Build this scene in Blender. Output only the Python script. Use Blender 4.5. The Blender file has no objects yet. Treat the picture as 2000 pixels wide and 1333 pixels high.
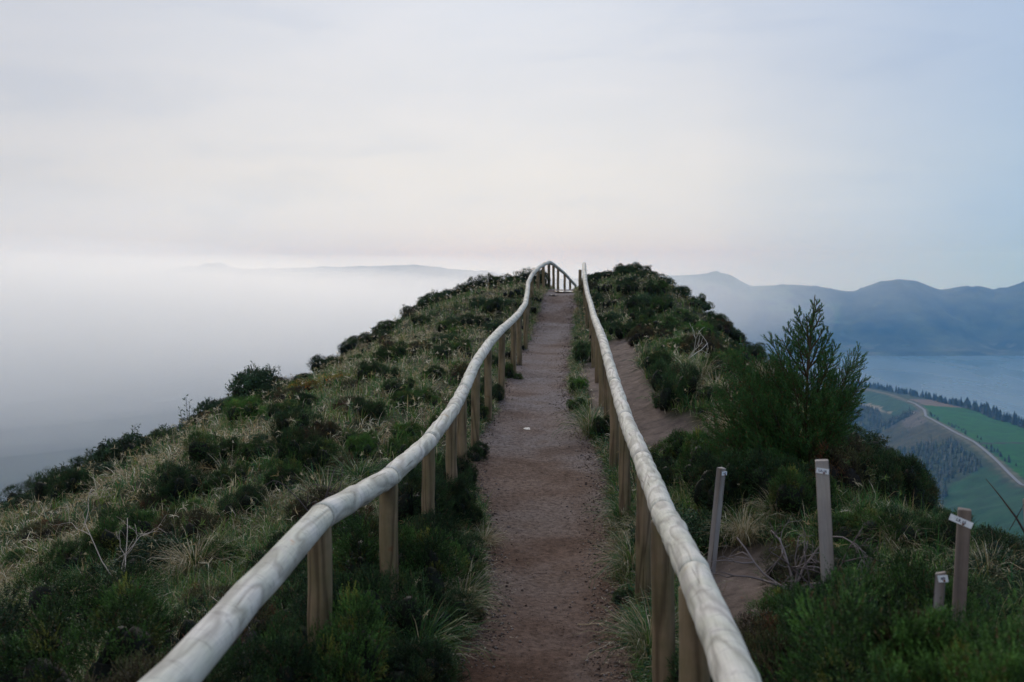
import bpy, math, random
import numpy as np
from mathutils import Vector, Matrix

S = bpy.context.scene
COL = S.collection
R = random.Random(7)
rng = np.random.default_rng(11)

# ------------------------------------------------------------------ camera
E = 2.1            # eye height over the path's level in metres
F = 1944.4         # focal length in photo pixels (35 mm on a 36 mm sensor)
HY = 515.0         # row of the horizon in the photograph
cam_d = bpy.data.cameras.new("camera")
cam_d.lens = 35; cam_d.sensor_width = 36
cam_d.shift_y = -(666.5 - HY) / 2000.0
cam_d.clip_start = 0.05; cam_d.clip_end = 90000
cam_d.dof.use_dof = True
cam_d.dof.focus_distance = 9.5
cam_d.dof.aperture_fstop = 3.2
cam = bpy.data.objects.new("camera", cam_d)
cam.location = (0, 0, E); cam.rotation_euler = (math.radians(90), 0, 0)
COL.objects.link(cam); S.camera = cam

# ------------------------------------------------------------------ sky and sun
SUN_EL, SUN_AZ = math.radians(24), math.radians(-4)      # low, ahead, behind cloud
W = bpy.data.worlds.new("World"); S.world = W; W.use_nodes = True
nt = W.node_tree; nt.nodes.clear()
def N(t, kind, **kw):
    n = t.nodes.new(kind)
    for k, v in kw.items():
        if k.startswith('i_'):
            key = k[2:]
            key = int(key) if key.isdigit() else key.replace('_', ' ')
            n.inputs[key].default_value = v
        else: setattr(n, k, v)
    return n
def ramp(t, stops, interp='LINEAR'):
    n = t.nodes.new('ShaderNodeValToRGB'); cr = n.color_ramp; cr.interpolation = interp
    while len(cr.elements) < len(stops): cr.elements.new(0.5)
    for e, (p, c) in zip(cr.elements, stops):
        e.position = p; e.color = (*c, 1) if len(c) == 3 else c
    return n
def L(t, a, ao, b, bi): t.links.new(a.outputs[ao], b.inputs[bi])
def math_n(t, op, a=None, b=None, av=None, bv=None, clamp=False):
    n = t.nodes.new('ShaderNodeMath'); n.operation = op; n.use_clamp = clamp
    if a is not None: t.links.new(a, n.inputs[0])
    elif av is not None: n.inputs[0].default_value = av
    if b is not None: t.links.new(b, n.inputs[1])
    elif bv is not None: n.inputs[1].default_value = bv
    return n
def mixc(t, blend='MIX', fac=0.5):
    n = t.nodes.new('ShaderNodeMix'); n.data_type = 'RGBA'; n.blend_type = blend
    n.inputs[0].default_value = fac
    return n          # inputs 0 fac, 6 A, 7 B ; output 2

tc = N(nt, 'ShaderNodeTexCoord')
sep = N(nt, 'ShaderNodeSeparateXYZ'); L(nt, tc, 'Generated', sep, 0)
zc = math_n(nt, 'MAXIMUM', sep.outputs[2], bv=0.0)
rt = math_n(nt, 'POWER', zc.outputs[0], bv=0.5)
base = ramp(nt, [(0.0, (.62, .71, .84)), (0.10, (.66, .72, .82)), (0.19, (.73, .76, .81)), (0.30, (.79, .79, .805)),
                 (0.42, (.71, .74, .81)), (0.55, (.65, .72, .85)), (1.0, (.58, .68, .86))])
L(nt, rt, 0, base, 0)
# cooler and darker to the right of the frame, greyer to the left
rx = N(nt, 'ShaderNodeMapRange', i_1=0.19, i_2=0.55); L(nt, sep, 0, rx, 0)
lowf = N(nt, 'ShaderNodeMapRange', i_1=0.0, i_2=0.30, i_3=1.0, i_4=0.45); L(nt, zc, 0, lowf, 0)
rf = math_n(nt, 'MULTIPLY', rx.outputs[0], lowf.outputs[0])
m1 = mixc(nt, 'MULTIPLY'); L(nt, rf, 0, m1, 0); L(nt, base, 0, m1, 6); m1.inputs[7].default_value = (.32, .60, .93, 1)
lx = N(nt, 'ShaderNodeMapRange', i_1=-0.02, i_2=-0.5); L(nt, sep, 0, lx, 0)
m2 = mixc(nt, 'MIX'); L(nt, lx, 0, m2, 0); L(nt, m1, 2, m2, 6); m2.inputs[7].default_value = (.685, .685, .72, 1)
lxs = math_n(nt, 'MULTIPLY', lx.outputs[0], bv=0.62); L(nt, lxs, 0, m2, 0)
# glow where the sun stands behind the cloud
sd = (math.sin(SUN_AZ) , math.cos(SUN_AZ), math.tan(math.radians(6.5)))
nrm = N(nt, 'ShaderNodeVectorMath', operation='DOT_PRODUCT'); L(nt, tc, 'Generated', nrm, 0)
v = Vector(sd).normalized(); nrm.inputs[1].default_value = v
gl = N(nt, 'ShaderNodeMapRange', i_1=0.93, i_2=1.0, interpolation_type='SMOOTHSTEP'); L(nt, nrm, 'Value', gl, 0)
m3 = mixc(nt, 'ADD'); L(nt, gl, 0, m3, 0); L(nt, m2, 2, m3, 6); m3.inputs[7].default_value = (.090, .080, .060, 1)
# thin streaks and soft banks
mp = N(nt, 'ShaderNodeMapping'); mp.inputs['Scale'].default_value = (2.0, 2.0, 9.0); mp.inputs['Rotation'].default_value = (0, .06, 0)
L(nt, tc, 'Generated', mp, 0)
n1 = N(nt, 'ShaderNodeTexNoise', i_Scale=2.3, i_Detail=6.0, i_Roughness=.55, i_Distortion=.35); L(nt, mp, 0, n1, 'Vector')
s1 = ramp(nt, [(0.34, (.935, .95, .975)), (0.52, (1, 1, 1)), (0.68, (1.03, 1.02, 1.01))], 'EASE'); L(nt, n1, 'Fac', s1, 0)
mp2 = N(nt, 'ShaderNodeMapping'); mp2.inputs['Scale'].default_value = (1.2, 1.2, 3.0); L(nt, tc, 'Generated', mp2, 0)
n2 = N(nt, 'ShaderNodeTexNoise', i_Scale=1.9, i_Detail=4.0, i_Roughness=.5); L(nt, mp2, 0, n2, 'Vector')
s2 = ramp(nt, [(0.32, (.95, .965, .98)), (0.62, (1.0, 1.0, 1.0))], 'EASE'); L(nt, n2, 'Fac', s2, 0)
m4 = mixc(nt, 'MULTIPLY', 1.0); L(nt, m3, 2, m4, 6); L(nt, s1, 0, m4, 7)
m5 = mixc(nt, 'MULTIPLY', 1.0); L(nt, m4, 2, m5, 6); L(nt, s2, 0, m5, 7)
sky = N(nt, 'ShaderNodeTexSky', sky_type='NISHITA'); sky.sun_disc = False
sky.sun_elevation = SUN_EL; sky.sun_rotation = SUN_AZ; sky.altitude = 700
bg1 = N(nt, 'ShaderNodeBackground', i_Strength=0.98); L(nt, m5, 2, bg1, 0)       # cloud cover
bg2 = N(nt, 'ShaderNodeBackground', i_Strength=0.05); L(nt, sky, 0, bg2, 0)      # the sky behind it
mxs = N(nt, 'ShaderNodeMixShader', i_0=0.90); L(nt, bg2, 0, mxs, 1); L(nt, bg1, 0, mxs, 2)
wo = N(nt, 'ShaderNodeOutputWorld'); L(nt, mxs, 0, wo, 0)

sun_d = bpy.data.lights.new("sun", 'SUN'); sun_d.energy = 1.5; sun_d.angle = math.radians(22); sun_d.color = (1.0, .93, .86)
sun = bpy.data.objects.new("sun", sun_d); COL.objects.link(sun)
sv = Vector((math.sin(SUN_AZ) * math.cos(SUN_EL), math.cos(SUN_AZ) * math.cos(SUN_EL), math.sin(SUN_EL)))
sun.rotation_euler = sv.to_track_quat('Z', 'Y').to_euler()

S.view_settings.view_transform = 'Standard'; S.view_settings.look = 'None'
S.view_settings.exposure = 0.0; S.view_settings.gamma = 1.0; S.view_settings.use_curve_mapping = False
cy = S.cycles
cy.max_bounces = 16; cy.diffuse_bounces = 3; cy.glossy_bounces = 3; cy.transmission_bounces = 4
cy.volume_bounces = 14; cy.transparent_max_bounces = 32
cy.use_denoising = True
try: cy.denoiser = 'OPENIMAGEDENOISE'
except Exception: pass

# ------------------------------------------------------------------ helpers
def tag(o, label=None, cat=None, group=None, kind=None):
    if label: o['label'] = label
    if cat: o['category'] = cat
    if group: o['group'] = group
    if kind: o['kind'] = kind
    return o
def mesh_np(name, V, T, col=None, smooth=False, quads=None):
    me = bpy.data.meshes.new(name)
    V = np.asarray(V, np.float32); T = np.asarray(T, np.int32)
    k = T.shape[1]
    me.vertices.add(len(V)); me.vertices.foreach_set('co', V.ravel())
    me.loops.add(T.size); me.loops.foreach_set('vertex_index', T.ravel())
    me.polygons.add(len(T)); me.polygons.foreach_set('loop_start', np.arange(0, T.size, k, dtype=np.int32))
    if smooth: me.polygons.foreach_set('use_smooth', np.ones(len(T), bool))
    me.update(calc_edges=True)
    if col is not None:
        c = np.ones((len(V), 4), np.float32); c[:, :3] = col
        a = me.color_attributes.new('Col', 'FLOAT_COLOR', 'POINT'); a.data.foreach_set('color', c.ravel())
    return me
def obj(name, me, mat=None, parent=None, loc=None):
    o = bpy.data.objects.new(name, me); COL.objects.link(o)
    if mat is not None and me is not None and not me.materials:
        for m in (mat if isinstance(mat, (list, tuple)) else [mat]): me.materials.append(m)
    if parent is not None: o.parent = parent
    if loc is not None: o.location = loc
    return o
class Geo:
    def __init__(s): s.V = []; s.T = []; s.C = []; s.n = 0
    def add(s, V, T, C=None):
        V = np.asarray(V, float).reshape(-1, 3); T = np.asarray(T, int)
        s.V.append(V); s.T.append(T + s.n); s.n += len(V)
        if C is None: C = (.5, .5, .5)
        C = np.asarray(C, float)
        s.C.append(np.broadcast_to(C, (len(V), 3)))
    def mesh(s, name, smooth=False):
        return mesh_np(name, np.vstack(s.V), np.vstack(s.T), np.vstack(s.C), smooth)

def _hash(ix, iy, seed):
    h = (ix.astype(np.int64) * 374761393 + iy.astype(np.int64) * 668265263 + seed * 1442695041) & 0x7fffffff
    h = ((h ^ (h >> 13)) * 1274126177) & 0x7fffffff
    return ((h ^ (h >> 16)) & 0xffff) / 65535.0
def vnoise(x, y, seed=0):
    x = np.asarray(x, float); y = np.asarray(y, float)
    ix = np.floor(x); iy = np.floor(y); fx = x - ix; fy = y - iy
    fx = fx * fx * (3 - 2 * fx); fy = fy * fy * (3 - 2 * fy)
    a = _hash(ix, iy, seed); b = _hash(ix + 1, iy, seed); c = _hash(ix, iy + 1, seed); d = _hash(ix + 1, iy + 1, seed)
    return (a + (b - a) * fx) * (1 - fy) + (c + (d - c) * fx) * fy
def fbm(x, y, seed=0, o=4, g=.5):
    s = 0; a = 1; t = 0
    for i in range(o):
        s = s + a * (vnoise(np.asarray(x) * 2 ** i, np.asarray(y) * 2 ** i, seed + i * 17) - .5); t += a; a *= g
    return s / t * 2           # about -1..1
def sm(x): x = np.clip(x, 0, 1); return x * x * (3 - 2 * x)
def lerp(a, b, t): return a + (b - a) * t

def grid_mesh(name, X, Y, Z, col=None, smooth=True):
    ny, nx = X.shape
    idx = np.arange(nx * ny).reshape(ny, nx)
    T = np.stack([idx[:-1, :-1], idx[:-1, 1:], idx[1:, 1:], idx[1:, :-1]], -1).reshape(-1, 4)
    V = np.stack([X, Y, Z], -1).reshape(-1, 3)
    return mesh_np(name, V, T, None if col is None else col.reshape(-1, 3), smooth)

# ------------------------------------------------------------------ materials
def new_mat(name):
    m = bpy.data.materials.new(name); m.use_nodes = True
    t = m.node_tree; b = t.nodes['Principled BSDF']
    b.inputs['Roughness'].default_value = .85
    b.inputs['Specular IOR Level'].default_value = .25
    return m, t, b
def leaf_mat(name, trans=.3, rough=.6, vary=.25, spec=.25):
    m, t, b = new_mat(name)
    at = N(t, 'ShaderNodeVertexColor'); at.layer_name = 'Col'
    oi = N(t, 'ShaderNodeObjectInfo')
    hs = N(t, 'ShaderNodeHueSaturation')
    mr = N(t, 'ShaderNodeMapRange', i_3=1 - vary, i_4=1 + vary); L(t, oi, 'Random', mr, 0)
    L(t, mr, 0, hs, 'Value'); L(t, at, 0, hs, 'Color')
    L(t, hs, 0, b, 'Base Color'); b.inputs['Roughness'].default_value = rough
    b.inputs['Specular IOR Level'].default_value = spec
    tr = N(t, 'ShaderNodeBsdfTranslucent'); L(t, hs, 0, tr, 0)
    mx = N(t, 'ShaderNodeMixShader', i_0=trans); L(t, b, 0, mx, 1); L(t, tr, 0, mx, 2)
    L(t, mx, 0, t.nodes['Material Output'], 0)
    return m
M_leaf = leaf_mat('foliage', .10, .7)
M_grass = leaf_mat('grass_blade', .3, .6, 0.0)
M_bark = leaf_mat('bark', 0, .9, .1)

def attr_ground(name, scale, amt, bump=.0, bscale=20, rough=.95):
    m, t, b = new_mat(name)
    at = N(t, 'ShaderNodeVertexColor'); at.layer_name = 'Col'
    tcn = N(t, 'ShaderNodeTexCoord')
    no = N(t, 'ShaderNodeTexNoise', i_Scale=scale, i_Detail=8.0, i_Roughness=.65); L(t, tcn, 'Object', no, 'Vector')
    mr = N(t, 'ShaderNodeMapRange', i_1=.3, i_2=.7, i_3=1 - amt, i_4=1 + amt); L(t, no, 'Fac', mr, 0)
    vm = N(t, 'ShaderNodeVectorMath', operation='SCALE'); L(t, at, 0, vm, 0); L(t, mr, 0, vm, 'Scale')
    L(t, vm, 0, b, 'Base Color'); b.inputs['Roughness'].default_value = rough
    b.inputs['Specular IOR Level'].default_value = .1
    if bump:
        n2 = N(t, 'ShaderNodeTexNoise', i_Scale=bscale, i_Detail=8.0, i_Roughness=.7); L(t, tcn, 'Object', n2, 'Vector')
        bp = N(t, 'ShaderNodeBump', i_Strength=.8, i_Distance=bump); L(t, n2, 'Fac', bp, 'Height'); L(t, bp, 0, b, 'Normal')
    return m
M_soil = attr_ground('hillside_soil', 6, .5, .03, 30)
M_far = attr_ground('far_slopes', .012, .45, 6, .05)
M_head = attr_ground('headland_cover', .05, .35, 1.2, .4)

# ------------------------------------------------------------------ shape of the ridge
PY = np.array([-40, -5, 0, 3, 5.1, 5.7, 6.2, 6.8, 7.4, 8.2, 9, 9.7, 10.6, 11.9, 13.4, 16.6, 20.7, 24.3, 27, 30, 33.5, 36, 38, 40, 45, 60, 200.])
XLc = np.array([-.5, -.5, -.5, -.5, -.42, -.20, -.16, -.165, -.17, -.23, -.27, -.35, -.436, -.337, -.24, -.13, .11, .5, .72, .96, 1.24, 1.6, 2.1, 2.8, 4.2, 8, 60])
XRc = np.array([.5, .5, .5, .55, .61, .645, .66, .72, .76, .78, .85, .89, .91, .905, .82, .94, 1.22, 1.46, 1.67, 1.88, 2.14, 2.5, 3.1, 3.8, 5.3, 9.2, 61.5])
DYs = np.array([-40, -6, 0, 3, 5.1, 7.4, 9, 11.1, 13.8, 17, 21, 25, 27, 28.2, 29.3, 34, 35, 36.5, 38, 40.5, 42.5, 44.5, 50, 80, 600.])
DDs = np.array([2.1, 2.1, 2.08, 2.1, 2.15, 2.25, 2.22, 2.08, 1.97, 1.95, 1.92, 1.70, 1.42, 1.13, .915, .87, .92, 1.05, 1.25, 1.58, 1.85, 2.15, 5.0, 27, 480])
def D(Y): return np.interp(Y, DYs, DDs)
def smoothD(Y): return (D(Y - .8) + D(Y - .4) + D(Y) + D(Y + .4) + D(Y + .8)) / 5
def xl(Y): return np.interp(Y, PY, XLc)
def xr(Y): return np.interp(Y, PY, XRc)
def soft(x, k=1.0): x = np.maximum(x, 0); return x * x / (x + k)
def ground(X, Y, detail=True):
    X = np.asarray(X, float); Y = np.asarray(Y, float)
    ex = .10 * fbm(X * 0 + 3.1, Y * 1.7, 5, 4); el = .10 * fbm(X * 0 + 8.3, Y * 1.8, 9, 4)
    dl = np.maximum(xl(Y) + el - X, 0); dr = np.maximum(X - xr(Y) - ex, 0)
    z = E - smoothD(Y)
    inside = (dl <= 0) & (dr <= 0)
    z = z - .05 * inside
    z = z + .10 * sm(dl / .25) - .05 * (1 - sm(dl / .06)) * (dl > 0) + .10 * sm((dl - .2) / 1.4)
    z = z - np.interp(Y, [0, 12, 22, 30, 36], [.036, .038, .042, .060, .055]) * dl ** 2 * sm(dl / 2.5) - .8 * soft(dl - np.interp(Y, [0, 10, 20, 36], [7.0, 7.5, 6.5, 5.0]), 3.0)
    rb = np.interp(Y, [0, 4, 8, 15, 24, 31, 35, 38], [.30, .34, .30, .28, .32, .30, .42, .2])
    dR = np.interp(Y, [0, 4, 6, 8, 12, 18, 28, 36], [2.1, 2.0, 1.9, 1.8, 1.75, 2.2, 2.2, 2.0])
    z = z + .09 * sm(dr / .25) - .05 * (1 - sm(dr / .06)) * (dr > 0) + rb * sm((dr - .1) / 1.5)
    z = z - .95 * soft(dr - dR, 1.2)
    if detail:
        o = sm((dl + dr) / .8)
        z = z + o * (.05 * fbm(X * 1.3, Y * 1.3, 21, 3) + .12 * fbm(X * .35 + 9, Y * .35, 22, 2) + .014 * fbm(X * 6, Y * 6, 23, 3))
    return np.maximum(z, -492)
def hit(px, py, f=ground, y0=1.5, y1=60, n=1200):
    a = (px - 1000) / F; s = (py - HY) / F
    Y = np.linspace(y0, y1, n)
    g = f(a * Y, Y) - (E - s * Y)
    k = np.where(g > 0)[0]
    if len(k) == 0: k = [int(np.argmax(g / Y))]
    y = Y[k[0]]
    return a * y, y
def crest(px, y0=3, y1=34):
    a = (px - 1000) / F; Y = np.linspace(y0, y1, 900)
    k = int(np.argmax((ground(a * Y, Y, False) - E) / Y)); return a * Y[k], Y[k]

# bare worn soil beside the right rail (x, y, radius)
BARE = [(1.36, 6.0, .17), (1.2, 5.3, .12), (1.74, 17.6, .42), (1.66, 16.4, .40), (1.58, 15.2, .36), (1.50, 14.2, .36), (1.50, 13.2, .36), (1.50, 12.2, .34),
        (1.62, 11.4, .34), (1.80, 10.7, .30), (1.98, 10.2, .24), (2.12, 9.7, .20), (1.95, 19, .42), (2.2, 20.5, .4), (1.45, 6.6, .22), (1.66, 6.4, .16),
        (1.25, 15.6, .28), (1.22, 17.0, .3), (1.35, 13.6, .25)]
def bare(X, Y):
    m = np.zeros(np.shape(X))
    wob = .12 * fbm(np.asarray(X) * 3, np.asarray(Y) * 3, 33, 3)
    for bx, by, br in BARE:
        br = br * 1.22; d = np.hypot((X - bx), (Y - by) * .55) + wob
        m = np.maximum(m, sm((br - d) / .10 + .5))
    return m

def sinh_axis(c, lo, hi, n, core):
    # fine spacing near c, coarse outward
    tl = -math.asinh((c - lo) / core); th = math.asinh((hi - c) / core)
    return c + core * np.sinh(np.linspace(tl, th, n))
xs = sinh_axis(.8, -1100, 1100, 430, 5.5); ys = sinh_axis(8, -700, 800, 470, 9.0)
GX, GY = np.meshgrid(xs, ys)
GZ = ground(GX, GY)
bm_ = bare(GX, GY); GZ = GZ - .05 * bm_
soil = np.zeros((*GX.shape, 3))
nz = fbm(GX * 1.1, GY * 1.1, 3, 4)[..., None] * .5 + .5
soil[:] = (.035, .030, .016); soil = soil * (1 - nz) + np.array([.030, .040, .014]) * nz
nb = fbm(GX * 3, GY * 3, 41, 4)[..., None] * .5 + .5
bcol = np.array([.155, .115, .095]) * (.75 + .5 * nb)
soil = lerp(soil, bcol, bm_[..., None])
hill = obj('ridge_ground', grid_mesh('ridge_ground', GX, GY, GZ, soil), M_soil); tag(hill, kind='structure')

# ------------------------------------------------------------------ the dirt path
def path_z(X, Y):
    c = (xl(Y) + xr(Y)) / 2; w = (xr(Y) - xl(Y)) / 2
    u = (X - c) / w
    z = E - smoothD(Y) + .025 * (u ** 2) - .012
    z = z + .007 * fbm(X * 1.7, Y * 1.1, 51, 3) + .006 * fbm(X * 7, Y * 7, 52, 3) 
    z = z - .03 * np.exp(-((X - .45) ** 2 / .05 + (Y - 5.75) ** 2 / .02))
    for (cx, cyy, rx_, ry_) in PUD: z = z - .012 * np.exp(-(((X - cx) / rx_) ** 2 + ((Y - cyy) / ry_) ** 2))
    return z
PUD = [(1.66, 31.5, .60, .95), (1.22, 29.6, .22, .30), (.18, 12.35, .075, .13)]
py_ = np.concatenate([np.arange(1.0, 10, .035), np.arange(10, 20, .04), np.arange(20, 46, .12)])
pu = np.linspace(-1, 1, 64)
PYg, PUg = np.meshgrid(py_, pu, indexing='ij')
cxp = (xl(PYg) + xr(PYg)) / 2; wxp = (xr(PYg) - xl(PYg)) / 2 + .16
PXg = cxp + wxp * PUg; PZg = path_z(PXg, PYg) - .05 * sm((np.abs(PUg) - .80) / .2)
M_path, t, b = new_mat('packed_earth')
tcn = N(t, 'ShaderNodeTexCoord')
na = N(t, 'ShaderNodeTexNoise', i_Scale=1.1, i_Detail=6.0, i_Roughness=.6); L(t, tcn, 'Object', na, 'Vector')
ca = ramp(t, [(.30, (.076, .053, .042)), (.44, (.120, .091, .077)), (.56, (.160, .130, .116)), (.70, (.128, .090, .068))]); L(t, na, 'Fac', ca, 0)
mpp = N(t, 'ShaderNodeMapping'); mpp.inputs['Scale'].default_value = (3.2, 1.0, 1.0); L(t, tcn, 'Object', mpp, 0)
nb2 = N(t, 'ShaderNodeTexNoise', i_Scale=24.0, i_Detail=8.0, i_Roughness=.75); L(t, tcn, 'Object', nb2, 'Vector')
cb = ramp(t, [(.34, (.25, .20, .18)), (.43, (.72, .70, .69)), (.55, (1.10, 1.10, 1.10)), (.70, (1.6, 1.58, 1.56))]); L(t, nb2, 'Fac', cb, 0)
mxp = mixc(t, 'MULTIPLY', 1.0); L(t, ca, 0, mxp, 6); L(t, cb, 0, mxp, 7)
vo = N(t, 'ShaderNodeTexVoronoi', i_Scale=55.0); L(t, tcn, 'Object', vo, 'Vector')
cv = ramp(t, [(.10, (.42, .38, .38)), (.24, (1, 1, 1))]); L(t, vo, 'Distance', cv, 0)
mxq = mixc(t, 'MULTIPLY', .7); L(t, mxp, 2, mxq, 6); L(t, cv, 0, mxq, 7)
nd = N(t, 'ShaderNodeTexNoise', i_Scale=.55, i_Detail=3.0); L(t, tcn, 'Object', nd, 'Vector')
cd = ramp(t, [(.40, (1.10, .99, .92)), (.6, (1.04, 1.06, 1.10))]); L(t, nd, 'Fac', cd, 0)
mxr = mixc(t, 'MULTIPLY', 1.0); L(t, mxq, 2, mxr, 6); L(t, cd, 0, mxr, 7)
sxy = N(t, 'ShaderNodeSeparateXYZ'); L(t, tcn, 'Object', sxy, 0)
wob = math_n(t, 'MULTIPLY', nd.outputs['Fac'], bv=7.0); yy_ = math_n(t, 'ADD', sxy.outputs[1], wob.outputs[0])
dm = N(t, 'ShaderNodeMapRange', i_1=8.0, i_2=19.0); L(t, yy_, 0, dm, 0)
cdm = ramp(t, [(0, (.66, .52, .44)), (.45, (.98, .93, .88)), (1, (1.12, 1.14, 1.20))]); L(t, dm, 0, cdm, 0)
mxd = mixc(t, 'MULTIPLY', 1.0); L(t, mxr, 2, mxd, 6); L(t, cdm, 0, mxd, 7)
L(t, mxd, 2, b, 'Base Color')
b.inputs['Roughness'].default_value = .95; b.inputs['Specular IOR Level'].default_value = .08
bp = N(t, 'ShaderNodeBump', i_Strength=.9, i_Distance=.012); L(t, nb2, 'Fac', bp, 'Height')
bp2 = N(t, 'ShaderNodeBump', i_Strength=.5, i_Distance=.006); L(t, vo, 'Distance', bp2, 'Height'); L(t, bp, 0, bp2, 'Normal')
L(t, bp2, 0, b, 'Normal')
path = obj('dirt_path', grid_mesh('dirt_path', PXg, PYg, PZg), M_path); tag(path, kind='structure')

# puddles
M_wat, t, b = new_mat('puddle_water'); b.inputs['Base Color'].default_value = (.03, .025, .022, 1)
b.inputs['Roughness'].default_value = .10; b.inputs['Specular IOR Level'].default_value = .8
plab = ['wide shallow puddle reflecting the sky across the path near its crest',
        'small puddle just in front of the wide one near the crest',
        'tiny puddle alone in the middle of the dirt path']
for (cx, cyy, rx_, ry_), lab in zip(PUD, plab):
    th = np.linspace(0, 2 * math.pi, 40, endpoint=False)
    rr_ = .66 + .34 * fbm(np.cos(th) * 1.8 + cx, np.sin(th) * 1.8, 61, 3)
    V = np.stack([rr_ * rx_ * np.cos(th), rr_ * ry_ * np.sin(th), 0 * th], -1); V = np.vstack([[0, 0, 0], V])
    T = [(0, i + 1, (i + 1) % 40 + 1) for i in range(40)]
    q_ = np.sqrt(np.linspace(0, 1, 12))[:, None]; zz = float(np.percentile(path_z(cx + q_ * rx_ * np.cos(th), cyy + q_ * ry_ * np.sin(th)), 50 if ry_ < .2 else 88)) + (0 if ry_ < .2 else .003)
    tag(obj('puddle', mesh_np('puddle', V, T), M_wat, loc=(cx, cyy, zz)), lab, 'puddle', 'puddles on the dirt path')

# pebbles along the path: stuff
def pebbles(n):
    g = Geo()
    Y = 3.5 + 26 * rng.random(n) ** 2.0; side = rng.random(n)
    c0 = xl(Y); c1 = xr(Y)
    X = np.where(side < .42, c1 - np.abs(rng.normal(0, .13, n)) + .02, np.where(side < .7, c0 + np.abs(rng.normal(0, .10, n)) - .02, c0 + (c1 - c0) * rng.random(n)))
    s = .003 + .007 * rng.random(n) ** 4; s *= np.where(side < .7, 1.15, .65) * (1 + Y * .03)
    Z = path_z(X, Y) + s * .25
    o = np.array([[1, 0, 0], [0, 1, 0], [-1, 0, 0], [0, -1, 0], [0, 0, .7], [0, 0, -.5]])
    T = np.array([[0, 1, 4], [1, 2, 4], [2, 3, 4], [3, 0, 4], [1, 0, 5], [2, 1, 5], [3, 2, 5], [0, 3, 5]])
    V = o[None] * s[:, None, None] * rng.uniform(.6, 1.35, (n, 6, 1))
    a = rng.random(n) * 6.28; ca, sa = np.cos(a)[:, None], np.sin(a)[:, None]
    Vx = V[..., 0] * ca - V[..., 1] * sa; Vy = V[..., 0] * sa + V[..., 1] * ca
    P = np.stack([Vx + X[:, None], Vy + Y[:, None], V[..., 2] + Z[:, None]], -1).reshape(-1, 3)
    TT = (T[None] + (np.arange(n) * 6)[:, None, None]).reshape(-1, 3)
    cc = np.array([[.13, .105, .095], [.10, .072, .060], [.20, .17, .155], [.075, .052, .042]])[rng.integers(0, 4, n)] * rng.uniform(.7, 1.3, (n, 1))
    return mesh_np('gravel', P, TT, np.repeat(cc, 6, 0))
M_stone = attr_ground('stone', 60, .3)
tag(obj('gravel', pebbles(14000), M_stone), kind='stuff')

# ------------------------------------------------------------------ tubes, logs
def frame(d):
    d = d / np.linalg.norm(d); up = np.array([0, 0, 1.]) if abs(d[2]) < .9 else np.array([1., 0, 0])
    a = np.cross(up, d); a /= np.linalg.norm(a); return a, np.cross(d, a)
def tube(P, r, n=6, cap=True):
    P = np.asarray(P, float); r = np.broadcast_to(np.asarray(r, float), (len(P),))
    V = []; T = []
    th = np.linspace(0, 2 * math.pi, n, endpoint=False)
    for i, p in enumerate(P):
        d = P[min(i + 1, len(P) - 1)] - P[max(i - 1, 0)]
        a, b_ = frame(d)
        V.append(p + r[i] * (np.cos(th)[:, None] * a + np.sin(th)[:, None] * b_))
    V = np.vstack(V)
    for i in range(len(P) - 1):
        for k in range(n):
            q = (k + 1) % n; A, B, C, D_ = i * n + k, i * n + q, (i + 1) * n + q, (i + 1) * n + k
            T += [(A, B, C), (A, C, D_)]
    if cap:
        for base_, rev in ((0, 1), ((len(P) - 1) * n, 0)):
            for k in range(1, n - 1):
                T.append((base_, base_ + k + 1, base_ + k) if rev else (base_, base_ + k, base_ + k + 1))
    return V, np.array(T)

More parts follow.
